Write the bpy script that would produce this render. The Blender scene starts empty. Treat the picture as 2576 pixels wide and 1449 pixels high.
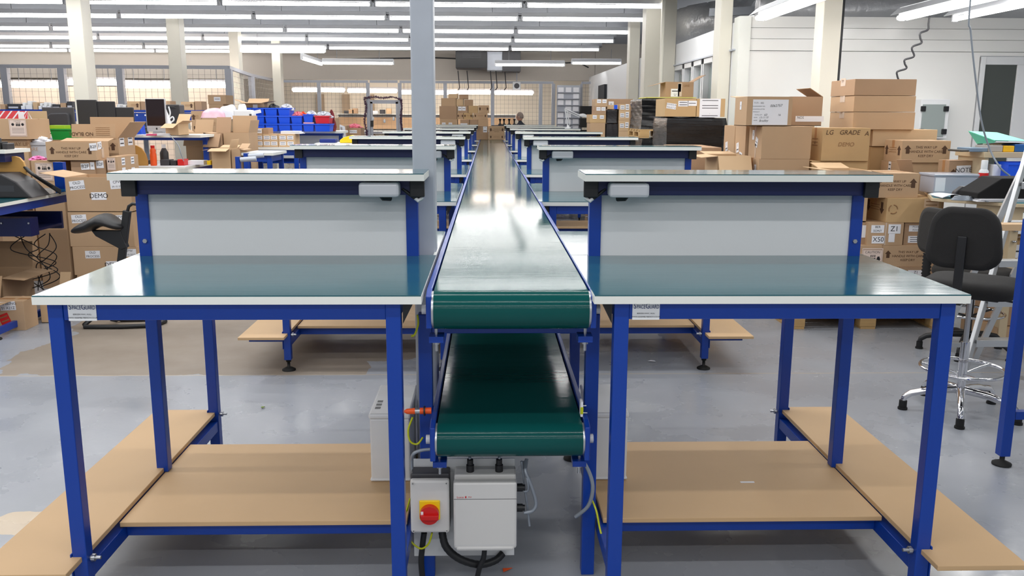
import bpy, math, random
from mathutils import Vector, Matrix
random.seed(7)
S = bpy.context.scene
COL = S.collection
R = math.radians
# ------------------------------------------------------------------ camera (two vanishing points -> pose)
F, CX, CY, EYE = 2192.0, 1288.0, 724.5, 1.685
YC = Vector((1228.5 - CX, CY - 290.0, F)).normalized()
_d = Vector((1240.0 - CX, CY - 11782.0, F))
ZC = -((_d - YC * _d.dot(YC)).normalized())
XC = ZC.cross(YC)
if XC.x < 0: XC = -XC
cam_d = bpy.data.cameras.new('camera'); cam = bpy.data.objects.new('camera', cam_d); COL.objects.link(cam)
cam_d.sensor_width = 36.0; cam_d.lens = F / 2576.0 * 36.0; cam_d.clip_start = 0.05; cam_d.clip_end = 200
_r = Vector((XC[0], YC[0], ZC[0])); _u = Vector((XC[1], YC[1], ZC[1])); _f = Vector((XC[2], YC[2], ZC[2]))
cam.matrix_world = Matrix(((_r.x, _u.x, -_f.x, 0), (_r.y, _u.y, -_f.y, 0), (_r.z, _u.z, -_f.z, EYE), (0, 0, 0, 1)))
S.camera = cam

def at(px, py, Y=None, Z=None, X=None):
    c = Vector(((px - CX) / F, -(py - CY) / F, 1.0))
    d = Vector((XC.dot(c), YC.dot(c), ZC.dot(c)))
    t = (Y / d.y) if Y is not None else ((Z - EYE) / d.z if Z is not None else X / d.x)
    return Vector((d.x * t, d.y * t, EYE + d.z * t))

# ------------------------------------------------------------------ world, light, exposure
w = bpy.data.worlds.new('world'); S.world = w; w.use_nodes = True
w.node_tree.nodes['Background'].inputs[0].default_value = (0.93, 0.97, 1.0, 1)
w.node_tree.nodes['Background'].inputs[1].default_value = 0.30
S.view_settings.view_transform = 'Standard'; S.view_settings.look = 'None'
S.view_settings.exposure = 0.43; S.view_settings.gamma = 1.0; S.view_settings.use_curve_mapping = False
TUBE = 11.5            # radiance of the ceiling tubes
LZ = 3.385             # height of the tubes
def strip(x, y, ln, power, z=LZ, along='x', col=(1, .99, .975), up=.3):
    l = bpy.data.lights.new('ceiling_row_or_fill_light', 'AREA'); l.shape = 'RECTANGLE'; l.size = ln; l.size_y = 0.07; l.energy = power; l.color = col
    o = bpy.data.objects.new('ceiling_row_or_fill_light', l); COL.objects.link(o); o.location = (x, y, z)
    if along == 'y': o.rotation_euler.z = R(90)
    if up:
        l2 = l.copy(); l2.energy = power * up; o2 = bpy.data.objects.new('ceiling_row_or_fill_light', l2); COL.objects.link(o2); o2.location = (x, y, z + .02); o2.rotation_euler = (R(180), 0, o.rotation_euler.z)
    return o
for yy, pw in ((-3.4, 100.0), (-1.0, 95.0), (1.2, 65.0), (3.4, 65.0), (5.6, 90.0), (7.8, 100.0), (10.0, 100.0), (12.2, 100.0)):      # the ceiling rows in front of and above the camera, out of the frame; the row farthest behind it is added to lighten front faces
    strip(-2.6, yy, 11.0, pw)
strip(-2.0, 29.6, 8.0, 75.0, 3.3, col=(1, .93, .84)); strip(-11.0, 20.4, 8.0, 30.0, 3.3, col=(1, .93, .84))      # added fill strips inside the cage rooms, brightening their walls
strip(4.6, 18.0, 9.0, 70.0, 3.3, 'y')      # added fill strip brightening the closed side rooms on the right
for yy in (0.5, 4.0, 7.4): strip(4.8, yy, 2.4, 26.0, 2.85, 'y')

# ------------------------------------------------------------------ materials
def lin(c):
    c = [v / 255.0 for v in c]
    return tuple((v / 12.92 if v <= .04045 else ((v + .055) / 1.055) ** 2.4) for v in c) + (1.0,)
MATS = {}
def mat(name, col, rough=.5, metal=0.0, var=0.0, vscale=6.0, bump=0.0, bscale=40.0, bstretch=(1, 1, 1), spec=.5, coat=0.0, emit=None, strength=0.0, rvar=0.0, trans=0.0, alpha=1.0, col2=None):
    if name in MATS: return MATS[name]
    m = bpy.data.materials.new(name); m.use_nodes = True; MATS[name] = m
    nt = m.node_tree; b = nt.nodes['Principled BSDF']
    b.inputs['Base Color'].default_value = lin(col); b.inputs['Roughness'].default_value = rough; b.inputs['Metallic'].default_value = metal
    b.inputs['Specular IOR Level'].default_value = spec; b.inputs['Coat Weight'].default_value = coat; b.inputs['Coat Roughness'].default_value = .08
    b.inputs['Transmission Weight'].default_value = trans; b.inputs['Alpha'].default_value = alpha
    if emit: b.inputs['Emission Color'].default_value = lin(emit); b.inputs['Emission Strength'].default_value = strength
    if var or bump or rvar:
        tc = nt.nodes.new('ShaderNodeTexCoord'); mp = nt.nodes.new('ShaderNodeMapping'); mp.inputs['Scale'].default_value = bstretch
        nt.links.new(tc.outputs['Object'], mp.inputs['Vector'])
    if var or rvar:
        n = nt.nodes.new('ShaderNodeTexNoise'); n.inputs['Scale'].default_value = vscale; n.inputs['Detail'].default_value = 5
        nt.links.new(mp.outputs[0], n.inputs['Vector'])
        if var:
            mx = nt.nodes.new('ShaderNodeMix'); mx.data_type = 'RGBA'
            c = lin(col); c2 = lin(col2) if col2 else tuple(v * (1 - var) for v in c[:3]) + (1,)
            mx.inputs[6].default_value = tuple(min(1, v * (1 + var * .5)) for v in c[:3]) + (1,) if not col2 else c; mx.inputs[7].default_value = c2
            nt.links.new(n.outputs['Fac'], mx.inputs[0]); nt.links.new(mx.outputs[2], b.inputs['Base Color'])
        if rvar:
            mr = nt.nodes.new('ShaderNodeMapRange'); mr.inputs[1].default_value = .3; mr.inputs[2].default_value = .7
            mr.inputs[3].default_value = max(.02, rough - rvar); mr.inputs[4].default_value = rough + rvar
            nt.links.new(n.outputs['Fac'], mr.inputs[0]); nt.links.new(mr.outputs[0], b.inputs['Roughness'])
    if bump:
        n2 = nt.nodes.new('ShaderNodeTexNoise'); n2.inputs['Scale'].default_value = bscale; n2.inputs['Detail'].default_value = 3
        nt.links.new(mp.outputs[0], n2.inputs['Vector'])
        bp = nt.nodes.new('ShaderNodeBump'); bp.inputs['Strength'].default_value = bump; bp.inputs['Distance'].default_value = .01
        nt.links.new(n2.outputs['Fac'], bp.inputs['Height']); nt.links.new(bp.outputs[0], b.inputs['Normal'])
    return m
BLUE = mat('blue_powder_coat', (3, 58, 154), .32, bump=.05, bscale=300)
NAVY = mat('dark_or_shaded_blue', (10, 26, 84), .4)  # darker blue; on the bench shelf beams it includes painted-in shade
WHITE_EDGE = mat('white_laminate_edge', (232, 234, 228), .35)
LINO = mat('green_worktop', (24, 88, 98), .12, bump=.02, bscale=16, bstretch=(.35, 3, 1), spec=.9, rvar=.04, vscale=3, coat=.22)
PANEL = mat('white_board', (222, 224, 226), .55, bump=.03, bscale=250)
MDF = mat('mdf', (202, 168, 126), .62, var=.12, vscale=2.5)
MDFE = mat('mdf_edge', (172, 132, 88), .8)
BLACK = mat('black_plastic', (24, 25, 28), .45)
RUBBER = mat('black_rubber', (18, 18, 18), .7)
ZINC = mat('zinc_plated_steel', (190, 192, 195), .28, .9)
CHROME = mat('chrome', (225, 225, 228), .08, 1.0)
STEEL = mat('galvanised_steel', (186, 192, 202), .42, .15, var=.12, vscale=9)
ALU = mat('aluminium', (196, 198, 200), .33, .75)
BELT = mat('green_conveyor_belt', (13, 76, 74), .12, bump=.05, bscale=12, bstretch=(.25, 2.2, 1), spec=.2)
GREYBOX = mat('grey_plastic', (196, 198, 204), .4)
GREYP = mat('pale_grey_enclosure', (206, 205, 203), .42)
DGREY = mat('dark_grey_plastic', (58, 58, 62), .45)
YEL = mat('yellow_plastic', (246, 204, 14), .4)
RED = mat('red_plastic', (206, 24, 22), .35)
ORANGE = mat('orange_plastic', (236, 88, 26), .4)
EARTH = mat('yellow_green_sleeve', (190, 196, 20), .4)
GCABLE = mat('grey_braided_cable', (150, 158, 168), .35, .3)
PAPER = mat('white_paper', (234, 234, 238), .7)
INK = mat('black_ink', (26, 26, 30), .7)
BROWNINK = mat('brown_print', (84, 58, 40), .8)
FADEDINK = mat('faded_print', (150, 112, 76), .8)
CARD = [mat('cardboard', (190, 158, 124), .8, var=.10, vscale=3, bump=.04, bscale=30), mat('pale_cardboard', (206, 174, 136), .8, var=.1, vscale=3, bump=.04, bscale=30),
        mat('brown_cardboard', (174, 142, 112), .8, var=.12, vscale=3, bump=.04, bscale=30), mat('ochre_cardboard', (198, 164, 118), .8, var=.16, vscale=4)]
CARDIN = mat('cardboard_inside', (190, 154, 116), .85)
TAPE = mat('brown_tape', (176, 128, 86), .3)
CTAPE = mat('clear_tape', (206, 186, 168), .2)
WRAP = mat('black_stretch_wrap', (20, 21, 24), .28, bump=.25, bscale=7, bstretch=(.5, .5, 7), rvar=.1, vscale=4)
WRAP2 = mat('charcoal_stretch_wrap', (50, 48, 50), .28, bump=.25, bscale=7, bstretch=(.5, .5, 6))
WOOD = mat('pallet_wood', (196, 160, 108), .75, var=.25, vscale=5, bstretch=(1, 8, 8))
PLY = mat('tan_plywood', (204, 156, 84), .5, var=.12, vscale=3)
WHITEP = mat('white_plastic', (228, 230, 232), .35)
WALLW = mat('white_wall_panel', (238, 238, 235), .25, bump=.012, bscale=2)
WALLS = mat('white_side_wall', (232, 234, 236), .55)
COLM = mat('cream_paint', (226, 222, 208), .5)
CEILM = mat('ceiling_paint', (166, 168, 173), .75, var=.08, vscale=2)
BEAMM = mat('grey_purlin', (138, 141, 147), .6)
TROUGH = mat('white_enamel', (216, 218, 222), .45)
BULK = mat('beige_wall_paint', (198, 190, 180), .8, var=.06, vscale=1.5)
TANW = mat('tan_wall', (226, 212, 196), .8, var=.05, vscale=1.5)
CREAMW = mat('cream_wall', (240, 232, 216), .8)
CAGE = mat('cage_grey_paint', (172, 176, 186), .5)
WIRE = mat('cage_wire', (120, 116, 112), .5)
FOIL = mat('foil_duct', (214, 214, 216), .3, .45, bump=.9, bscale=14)
LBLUE = mat('bright_blue_plastic', (18, 84, 226), .42)
CRED = mat('crate_red', (212, 36, 56), .42)
CGREEN = mat('crate_green', (18, 150, 62), .42)
FABRIC = mat('black_fabric', (34, 33, 33), .9, bump=.15, bscale=260)
FABRIC2 = mat('charcoal_fabric', (50, 48, 46), .92, bump=.15, bscale=260)
SCREEN = mat('dark_panel', (38, 26, 30), .1)
MONB = mat('monitor_black', (46, 44, 46), .45)
SILVER = mat('silver_plastic', (196, 198, 202), .35, .4)
GLASSD = mat('dark_glass', (64, 70, 66), .06, spec=.8)
GLASSG = mat('grey_glass', (150, 160, 158), .1, spec=.8)
TUBEM = mat('lit_tube', (255, 255, 255), .5, emit=(255, 252, 248), strength=TUBE)
TUBEW = mat('warm_lit_tube', (255, 244, 235), .5, emit=(255, 236, 222), strength=18.0)

# ------------------------------------------------------------------ mesh builder
class MB:
    def __init__(s): s.v = []; s.f = []; s.m = []; s.sm = []; s.mats = []
    def mi(s, m):
        if m not in s.mats: s.mats.append(m)
        return s.mats.index(m)
    def add(s, vs, fs, m, smooth=False, M=None):
        o = len(s.v); k = s.mi(m)
        for p in vs: s.v.append(tuple(M @ Vector(p)) if M else tuple(p))
        for f in fs: s.f.append([i + o for i in f]); s.m.append(k); s.sm.append(smooth)
        return s
    def box(s, x0, x1, y0, y1, z0, z1, m, M=None):
        vs = [(x, y, z) for z in (z0, z1) for y in (y0, y1) for x in (x0, x1)]
        return s.add(vs, [(0, 2, 3, 1), (4, 5, 7, 6), (0, 1, 5, 4), (2, 6, 7, 3), (0, 4, 6, 2), (1, 3, 7, 5)], m, M=M)
    def bar(s, p, q, w, h, m, up=(0, 0, 1)):
        p, q = Vector(p), Vector(q); d = (q - p); L = d.length; d.normalize(); up = Vector(up)
        sx = d.cross(up); sx = sx.normalized() if sx.length > 1e-5 else Vector((1, 0, 0)); uz = sx.cross(d)
        M = Matrix(((sx.x, d.x, uz.x, p.x), (sx.y, d.y, uz.y, p.y), (sx.z, d.z, uz.z, p.z), (0, 0, 0, 1)))
        return s.box(-w / 2, w / 2, 0, L, -h / 2, h / 2, m, M)
    def tube(s, pts, r, m, n=8, closed=False, rs=None):
        P = [Vector(p) for p in pts]; N = len(P); vs = []; prev = None
        for i, p in enumerate(P):
            a = P[(i - 1) % N] if (closed or i > 0) else p; b = P[(i + 1) % N] if (closed or i < N - 1) else p
            t = (b - a).normalized()
            if prev is None:
                ref = Vector((0, 0, 1)) if abs(t.z) < .9 else Vector((1, 0, 0)); nx = t.cross(ref).normalized()
            else:
                nx = prev - t * prev.dot(t); nx = nx.normalized() if nx.length > 1e-6 else prev
            prev = nx; ny = t.cross(nx); rr = rs[i] if rs else r
            for k in range(n):
                a2 = 2 * math.pi * k / n; vs.append(p + (nx * math.cos(a2) + ny * math.sin(a2)) * rr)
        fs = []
        for i in range(N if closed else N - 1):
            j = (i + 1) % N
            for k in range(n): fs.append((i * n + k, i * n + (k + 1) % n, j * n + (k + 1) % n, j * n + k))
        s.add(vs, fs, m, True)
        if not closed: s.add(vs[:n], [tuple(range(n))[::-1]], m); s.add(vs[-n:], [tuple(range(n))], m)
        return s
    def cyl(s, p, q, r, m, n=16, r2=None): return s.tube([p, q], r, m, n, rs=[r, r if r2 is None else r2])
    def lathe(s, prof, m, c=(0, 0, 0), n=20):
        vs = [(c[0] + r * math.cos(2 * math.pi * k / n), c[1] + r * math.sin(2 * math.pi * k / n), c[2] + z) for r, z in prof for k in range(n)]
        fs = [(i * n + k, i * n + (k + 1) % n, (i + 1) * n + (k + 1) % n, (i + 1) * n + k) for i in range(len(prof) - 1) for k in range(n)]
        s.add(vs, fs, m, True); s.add(vs[:n], [tuple(range(n))[::-1]], m); s.add(vs[-n:], [tuple(range(n))], m); return s
    def prism(s, poly, d0, d1, m, M=None, axis='z'):
        n = len(poly)
        g = {'z': lambda a, b, d: (a, b, d), 'y': lambda a, b, d: (a, d, b), 'x': lambda a, b, d: (d, a, b)}[axis]
        vs = [g(a, b, d0) for a, b in poly] + [g(a, b, d1) for a, b in poly]
        fs = [tuple(range(n))[::-1], tuple(range(n, 2 * n))] + [(i, (i + 1) % n, (i + 1) % n + n, i + n) for i in range(n)]
        return s.add(vs, fs, m, M=M)
    def grid(s, fn, nu, nv, m, smooth=True):
        vs = [fn(i / nu, j / nv) for j in range(nv + 1) for i in range(nu + 1)]
        return s.add(vs, [(j * (nu + 1) + i, j * (nu + 1) + i + 1, (j + 1) * (nu + 1) + i + 1, (j + 1) * (nu + 1) + i) for j in range(nv) for i in range(nu)], m, smooth)
    def build(s, name, parent=None, bev=0, loc=None, sub=0, thick=0, recalc=True):
        me = bpy.data.meshes.new(name); me.from_pydata(s.v, [], s.f)
        for m in s.mats: me.materials.append(m)
        me.polygons.foreach_set('material_index', s.m); me.polygons.foreach_set('use_smooth', s.sm)
        if recalc:
            import bmesh
            b = bmesh.new(); b.from_mesh(me); bmesh.ops.recalc_face_normals(b, faces=b.faces); b.to_mesh(me); b.free()
        me.update()
        o = bpy.data.objects.new(name, me); COL.objects.link(o)
        if parent: o.parent = parent
        if loc is not None: o.location = loc
        if thick: md = o.modifiers.new('s', 'SOLIDIFY'); md.thickness = thick
        if bev: md = o.modifiers.new('b', 'BEVEL'); md.width = bev; md.segments = 2; md.limit_method = 'ANGLE'
        if sub: md = o.modifiers.new('u', 'SUBSURF'); md.levels = sub; md.render_levels = sub
        return o
def tag(o, label, cat, group=None, kind=None):
    if label: o['label'] = label
    if cat: o['category'] = cat
    if group: o['group'] = group
    if kind: o['kind'] = kind
    return o
def thing(name, label, cat, loc=(0, 0, 0), rz=0.0, group=None):
    o = bpy.data.objects.new(name, None); COL.objects.link(o); o.location = loc; o.rotation_euler.z = rz; o.empty_display_size = .05
    return tag(o, label, cat, group)
def kids(o): return [c for c in KIDS.get(o.name, [])]
def copy_tree(o, label, loc=None, rz=None, group=None):
    ch = [c for c in bpy.data.objects if c.parent == o]
    def rec(src, par):
        c = src.copy(); COL.objects.link(c)
        if par: c.parent = par
        for k in [k for k in bpy.data.objects if k.parent == src]: rec(k, c)
        return c
    c = rec(o, None); c['label'] = label
    if loc is not None: c.location = loc
    if rz is not None: c.rotation_euler.z = rz
    if group: c['group'] = group
    return c
def struct(name, mb, label=None, parent=None, **k):
    o = mb.build(name, parent, **k)
    if parent is None: o['kind'] = 'structure'
    if label: o['label'] = label
    return o
TXT = {}
def text_obj(s, size, m, name='lettering', parent=None, M=None, align='CENTER', shear=0.0, sx=1.0):
    key = (s, align, m.name, shear)
    if key not in TXT:
        cu = bpy.data.curves.new(name, 'FONT'); cu.body = s; cu.size = 1.0; cu.align_x = align; cu.align_y = 'CENTER'; cu.extrude = 0.0; cu.resolution_u = 3; cu.shear = shear; cu.offset = 0.0
        t = bpy.data.objects.new(name, cu); COL.objects.link(t)
        dg = bpy.context.evaluated_depsgraph_get(); me = bpy.data.meshes.new_from_object(t.evaluated_get(dg))
        bpy.data.objects.remove(t); me.materials.clear(); me.materials.append(m); TXT[key] = me
    o = bpy.data.objects.new(name, TXT[key]); COL.objects.link(o)
    if parent: o.parent = parent
    o.matrix_local = (M or Matrix()) @ Matrix.Diagonal((size * sx, size, size, 1))
    return o
def facing(face, x, y, z):
    """matrix of a plane lying on a face: local x to the viewer's right, local y up, normal outwards"""
    ax = {'f': ((1, 0, 0), (0, 0, 1), (0, -1, 0)), 'l': ((0, -1, 0), (0, 0, 1), (-1, 0, 0)), 'r': ((0, 1, 0), (0, 0, 1), (1, 0, 0)), 't': ((1, 0, 0), (0, 1, 0), (0, 0, 1)), 'b': ((-1, 0, 0), (0, 0, 1), (0, 1, 0))}[face]
    return Matrix(((ax[0][0], ax[1][0], ax[2][0], x), (ax[0][1], ax[1][1], ax[2][1], y), (ax[0][2], ax[1][2], ax[2][2], z), (0, 0, 0, 1)))
# ------------------------------------------------------------------ the setting
fl = bpy.data.materials.new('painted_concrete'); fl.use_nodes = True
def floor_nodes():
    nt = fl.node_tree; N = nt.nodes; L = nt.links; b = N['Principled BSDF']
    def n(t, **k):
        x = N.new(t)
        for a, v in k.items(): setattr(x, a, v)
        return x
    tc = n('ShaderNodeTexCoord'); sep = n('ShaderNodeSeparateXYZ'); L.new(tc.outputs['Object'], sep.inputs[0])
    def noise(sc, det=5):
        q = n('ShaderNodeTexNoise'); q.inputs['Scale'].default_value = sc; q.inputs['Detail'].default_value = det; L.new(tc.outputs['Object'], q.inputs['Vector']); return q.outputs['Fac']
    def M(op, a, c=None):
        q = n('ShaderNodeMath', operation=op)
        for i, v in enumerate((a, c)):
            if v is None: continue
            if isinstance(v, (int, float)): q.inputs[i].default_value = v
            else: L.new(v, q.inputs[i])
        return q.outputs[0]
    def rect(cx, cy, a, c, amp, sc):
        dx = M('DIVIDE', M('ABSOLUTE', M('SUBTRACT', sep.outputs[0], cx)), a); dy = M('DIVIDE', M('ABSOLUTE', M('SUBTRACT', sep.outputs[1], cy)), c)
        d = M('MAXIMUM', dx, dy); nn = M('MULTIPLY', M('SUBTRACT', noise(sc), .5), amp)
        return M('LESS_THAN', M('ADD', d, nn), 1.0)
    def rect2(cx, cy, a, c, amp, sc):
        dx = M('POWER', M('DIVIDE', M('SUBTRACT', sep.outputs[0], cx), a), 2.0); dy = M('POWER', M('DIVIDE', M('SUBTRACT', sep.outputs[1], cy), c), 2.0)
        return M('LESS_THAN', M('ADD', M('ADD', dx, dy), M('MULTIPLY', M('SUBTRACT', noise(sc), .5), amp)), 1.0)
    def mix(f, a, c):
        q = n('ShaderNodeMix', data_type='RGBA'); L.new(f, q.inputs[0])
        for i, v in ((6, a), (7, c)):
            if isinstance(v, tuple): q.inputs[i].default_value = v
            else: L.new(v, q.inputs[i])
        return q.outputs[2]
    base = mix(noise(1.3), lin((143, 147, 154)), lin((154, 158, 165)))
    base = mix(M('MULTIPLY', M('GREATER_THAN', noise(9), .66), .10), base, lin((190, 192, 196)))
    st = M('MAXIMUM', M('MULTIPLY', rect(-2.05, 6.75, 1.25, 1.25, .5, 2.2), M('GREATER_THAN', sep.outputs[1], 5.56)), rect2(-1.0, 6.35, .75, .5, .8, 3.5))
    base = mix(st, base, mix(noise(4), lin((126, 114, 102)), lin((146, 136, 124))))
    worn = rect2(-1.95, 3.45, .16, .11, 1.2, 9)
    base = mix(worn, base, lin((196, 178, 152)))
    joint = M('LESS_THAN', M('ABSOLUTE', M('SUBTRACT', M('ADD', sep.outputs[1], M('MULTIPLY', noise(6), .02)), 5.57)), .006)
    base = mix(joint, base, lin((176, 166, 150)))
    L.new(base, b.inputs['Base Color'])
    mr = n('ShaderNodeMapRange'); L.new(noise(2.2), mr.inputs[0]); mr.inputs[1].default_value = .3; mr.inputs[2].default_value = .7; mr.inputs[3].default_value = .16; mr.inputs[4].default_value = .42
    L.new(M('ADD', mr.outputs[0], M('MULTIPLY', st, .3)), b.inputs['Roughness'])
    bp = n('ShaderNodeBump'); bp.inputs['Strength'].default_value = .25; bp.inputs['Distance'].default_value = .004; L.new(noise(14, 6), bp.inputs['Height']); L.new(bp.outputs[0], b.inputs['Normal'])
floor_nodes()
struct('floor', MB().box(-17, 9, -5, 33, -.12, 0, fl))
struct('ceiling', MB().box(-17, 9, -5, 33, 3.72, 3.85, CEILM))
# purlins carrying the light rows
ROWS = [14.35, 16.35, 18.8, 21.0, 23.7]
n_t = 0
for y in ROWS + [11.9, 25.3]:
    n_t += 1
    struct('trim_%d' % n_t, MB().box(-16.9, 3.05, y + .42, y + .56, 3.5, 3.7, BEAMM).box(-16.9, 3.05, y + .36, y + .62, 3.5, 3.51, BEAMM))
# diagonal roof steel over the right-hand rooms
n_t += 1
struct('trim_%d' % n_t, MB().bar((1.9, 14.2, 3.62), (3.6, 12.8, 3.62), .12, .1, BEAMM).bar((2.9, 12.2, 3.3), (6.5, 12.2, 3.3), .07, .12, BEAMM).bar((3.5, 12.2, 3.3), (3.2, 12.2, 3.7), .03, .03, BEAMM).bar((4.1, 12.2, 3.3), (4.4, 12.2, 3.7), .03, .03, BEAMM).bar((3.0, 12.2, 3.06), (4.3, 11.4, 3.04), .09, .1, BEAMM))
# walls
struct('wall_back', MB().box(-17, 3.09, 25.95, 26.1, 2.68, 3.72, BULK).box(3.1, 6, 25.95, 26.1, 0, 3.72, BULK))
struct('wall_rear', MB().box(-17, 6, 32.2, 32.4, 0, 3.72, CREAMW))
struct('wall_partition', MB().box(-16.5, -5.9, 21.6, 21.7, 0, 2.32, TANW))
struct('wall_far_left', MB().box(-17.1, -16.9, -5, 33, 0, 3.72, BULK))
RW = MB().box(2.93, 3.05, 14.1, 25.95, 0, 2.78, WALLS).box(2.93, 3.05, 10.5, 14.1, 2.46, 2.78, WALLS).box(2.93, 3.05, 10.5, 11.3, 0, 2.46, WALLS).box(2.93, 3.05, 11.3, 14.1, 0, .6, WALLS)
struct('wall_right', RW)
# the white room front: panels with thin joints and a lower flush part
WF = MB().box(2.93, 5.82, 10.5, 10.62, 0, 2.44, WALLW).box(5.82, 6.75, 10.5, 10.62, 2.40, 2.44, WALLW).box(6.75, 9, 10.5, 10.62, 0, 2.44, WALLW)
for z0, z1 in ((2.446, 2.576), (2.58, 2.70), (2.704, 2.83)): WF.box(2.93, 9, 10.49, 10.62, z0, z1, WALLW)
struct('wall_front_right', WF)
struct('trim_20', MB().box(2.925, 3.06, 10.47, 10.7, .0, 2.83, WHITE_EDGE).box(2.9, 2.935, 10.6, 14.2, 2.452, 2.47, STEEL))
# door with a tall dark pane
dr = struct('door_1', MB().box(5.84, 6.73, 10.52, 10.58, 2.3, 2.39, WHITEP).box(5.84, 5.9, 10.5, 10.6, 0, 2.39, WHITEP).box(6.67, 6.73, 10.5, 10.6, 0, 2.39, WHITEP).box(5.9, 6.67, 10.52, 10.58, 0, .9, WHITEP).box(6.3, 6.67, 10.52, 10.58, .9, 2.3, WHITEP), bev=.004)
dr['label'] = 'white framed door with a tall dark glass pane'
g = MB().box(5.9, 6.3, 10.54, 10.56, .9, 2.3, GLASSD).build('door_pane', dr)
# tall slit windows of the side room
for i, (y0, y1) in enumerate(((11.35, 11.55), (11.6, 12.15), (12.2, 12.75), (12.8, 13.35), (13.4, 14.05))):
    wn = struct('window_%d' % (i + 1), MB().box(2.92, 3.03, y0, y0 + .05, .6, 2.45, WHITEP).box(2.92, 3.03, y1 - .04, y1, .6, 2.45, WHITEP).box(2.92, 3.03, y0, y1, 2.38, 2.45, WHITEP).box(3.0, 3.06, y0 + .05, y1 - .2 if y1 - y0 > .3 else y1, .6, 2.38, WHITEP), bev=.003)
    MB().box(3.0, 3.02, max(y0 + .05, y1 - .22), y1 - .04, .6, 2.33, GLASSG).build('window_pane', wn)
# columns
def column(name, x0, x1, y0, y1, m, label, z1=3.72):
    o = MB().box(x0, x1, y0, y1, 0, z1, m).build(name, bev=.008); o['kind'] = 'structure'; o['label'] = label; return o
column('steel_column', -.302, -.212, 3.50, 3.60, STEEL, 'grey square steel column behind the nearest left workbench')
a = at(2057, 250, 9.5).x; b_ = at(2103, 250, 9.5).x
column('white_column', a, b_, 9.5, 9.75, COLM, 'cream column in front of the white room wall')
MB().box(b_ + .005, b_ + .03, 9.52, 9.56, 0, 3.7, BLACK).build('conduit')['kind'] = 'structure'
for i, (pl, pr, d) in enumerate(((1808, 1836, .3), (1668, 1697, .3), (1622, 1667, .35), (1583, 1607, .3))):
    Y = 2.915 / at(pr, 150, 1.0).x
    column('wall_column', at(pl, 150, Y).x, 2.925, Y, Y + d, COLM, ('nearest', 'second', 'broad third', 'farthest')[i] + ' cream column along the right side wall')
MB().tube([(at(1665, 150, 13.4).x, 13.4, .2), (at(1665, 150, 13.4).x, 13.4, 3.6)], .025, COLM).build('wall_pipe')['kind'] = 'structure'
for i, (pl, pr, Y, pt) in enumerate(((174, 205, 12.8, 0), (428, 460, 17.2, 0), (584, 607, 20.6, 0), (686, 707, 24.0, 0))):
    yy = 260 if i < 3 else 200
    column('pillar', at(pl + (14 if i == 0 else 3 if i == 1 else 0), yy, Y).x, at(pr + (20 if i == 0 else 3 if i == 1 else 0), yy, Y).x, Y, Y + .3, COLM, ('nearest', 'second', 'third', 'farthest')[i] + ' cream pillar on the left')
# ------------------------------------------------------------------ ceiling lights
def batten(x0, x1, y, label, z=LZ, along='x', m=TUBEM, r=.026, group='ceiling light battens', twin=False, refl=False):
    L = x1 - x0
    t = thing('ceiling_light', label, 'light', ((x0 + x1) / 2, y, z), 0, group)
    if along == 'y': t.location = (y, (x0 + x1) / 2, z); t.rotation_euler.z = R(90)
    h = L / 2
    b = MB().box(-h, h, -.032, .032, .04, .115, TROUGH)
    for s in (-1, 1): b.box(s * h - .015, s * h + .015, -.03, .03, -.03, .05, TROUGH)
    b.build('batten_body', t, bev=.004)
    if refl:
        mb = MB()
        mb.add([(-h, -.05, .10), (h, -.05, .10), (h, -.13, .03), (-h, -.13, .03)], [(0, 1, 2, 3)], TROUGH); mb.add([(-h, .05, .10), (h, .05, .10), (h, .13, .03), (-h, .13, .03)], [(0, 1, 2, 3)], TROUGH)
        mb.build('reflector', t, thick=.004)
    for k in ((-.045, .045) if twin else (0,)):
        MB().tube([(-h + .03, k, 0), (h - .03, k, 0)], r, m, 8).build('tube', t)  # tubes drawn thicker to imitate their bloom
    hb = MB()
    for s in (-.6, .6): hb.tube([(s * h, 0, .116), (s * h, 0, 3.7 - z if z > 3 else .35)], .006, BEAMM, 6)
    hb.build('hanger', t)
    return t
ORD = ['first', 'second', 'third', 'fourth', 'fifth', 'sixth', 'seventh', 'eighth', 'ninth', 'tenth']
for ri, y in enumerate(ROWS):
    xr = 2.95; k = 0
    off = (0, 0, 0, 0, 0)[ri]
    while xr > -13.8:
        xl = xr - 2.38
        if at(-40, 60, y).x < xr:
            batten(xl + .03, xr - .03, y, 'white fluorescent light, %s from the right in the %s ceiling row from the front' % (ORD[k], ORD[ri]))
        xr = xl; k += 1
xr = -6.85; k = 0
while xr > -14.5:
    batten(xr - 2.35, xr, 25.2, 'white fluorescent light, %s from the right in the short rearmost ceiling row at left' % ORD[k]); xr -= 2.38; k += 1
A = at(606, 127, 19.5); B = at(818, 128, 19.5)
batten(A.x, B.x, 19.5, 'bright thick twin fluorescent light hung low at the left middle of the ceiling', A.z, r=.04, twin=True)
A = at(730, 138, Z=2.95); 
batten(A.y + 1.2, A.y + 3.6, A.x + .0, 'slanting bright fluorescent light running away from the camera below the left rows', 2.95, 'y', r=.03)
A = at(812, 159, 22.5); B = at(990, 160, 22.5)
batten(A.x, B.x, 22.5, 'fluorescent light with a grey reflector hung low, left of the central steel column', A.z, refl=True)
A = at(1245, 163, 22.5); B = at(1420, 166, 22.5)
batten(A.x, B.x, 22.5, 'fluorescent light hung low under the black heater unit', A.z, refl=True)
A = at(1438, 159, 22.7); B = at(1562, 161, 22.7)
batten(A.x, B.x, 22.7, 'short fluorescent light hung low, rightmost in front of the rear wall', A.z, refl=True)
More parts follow.
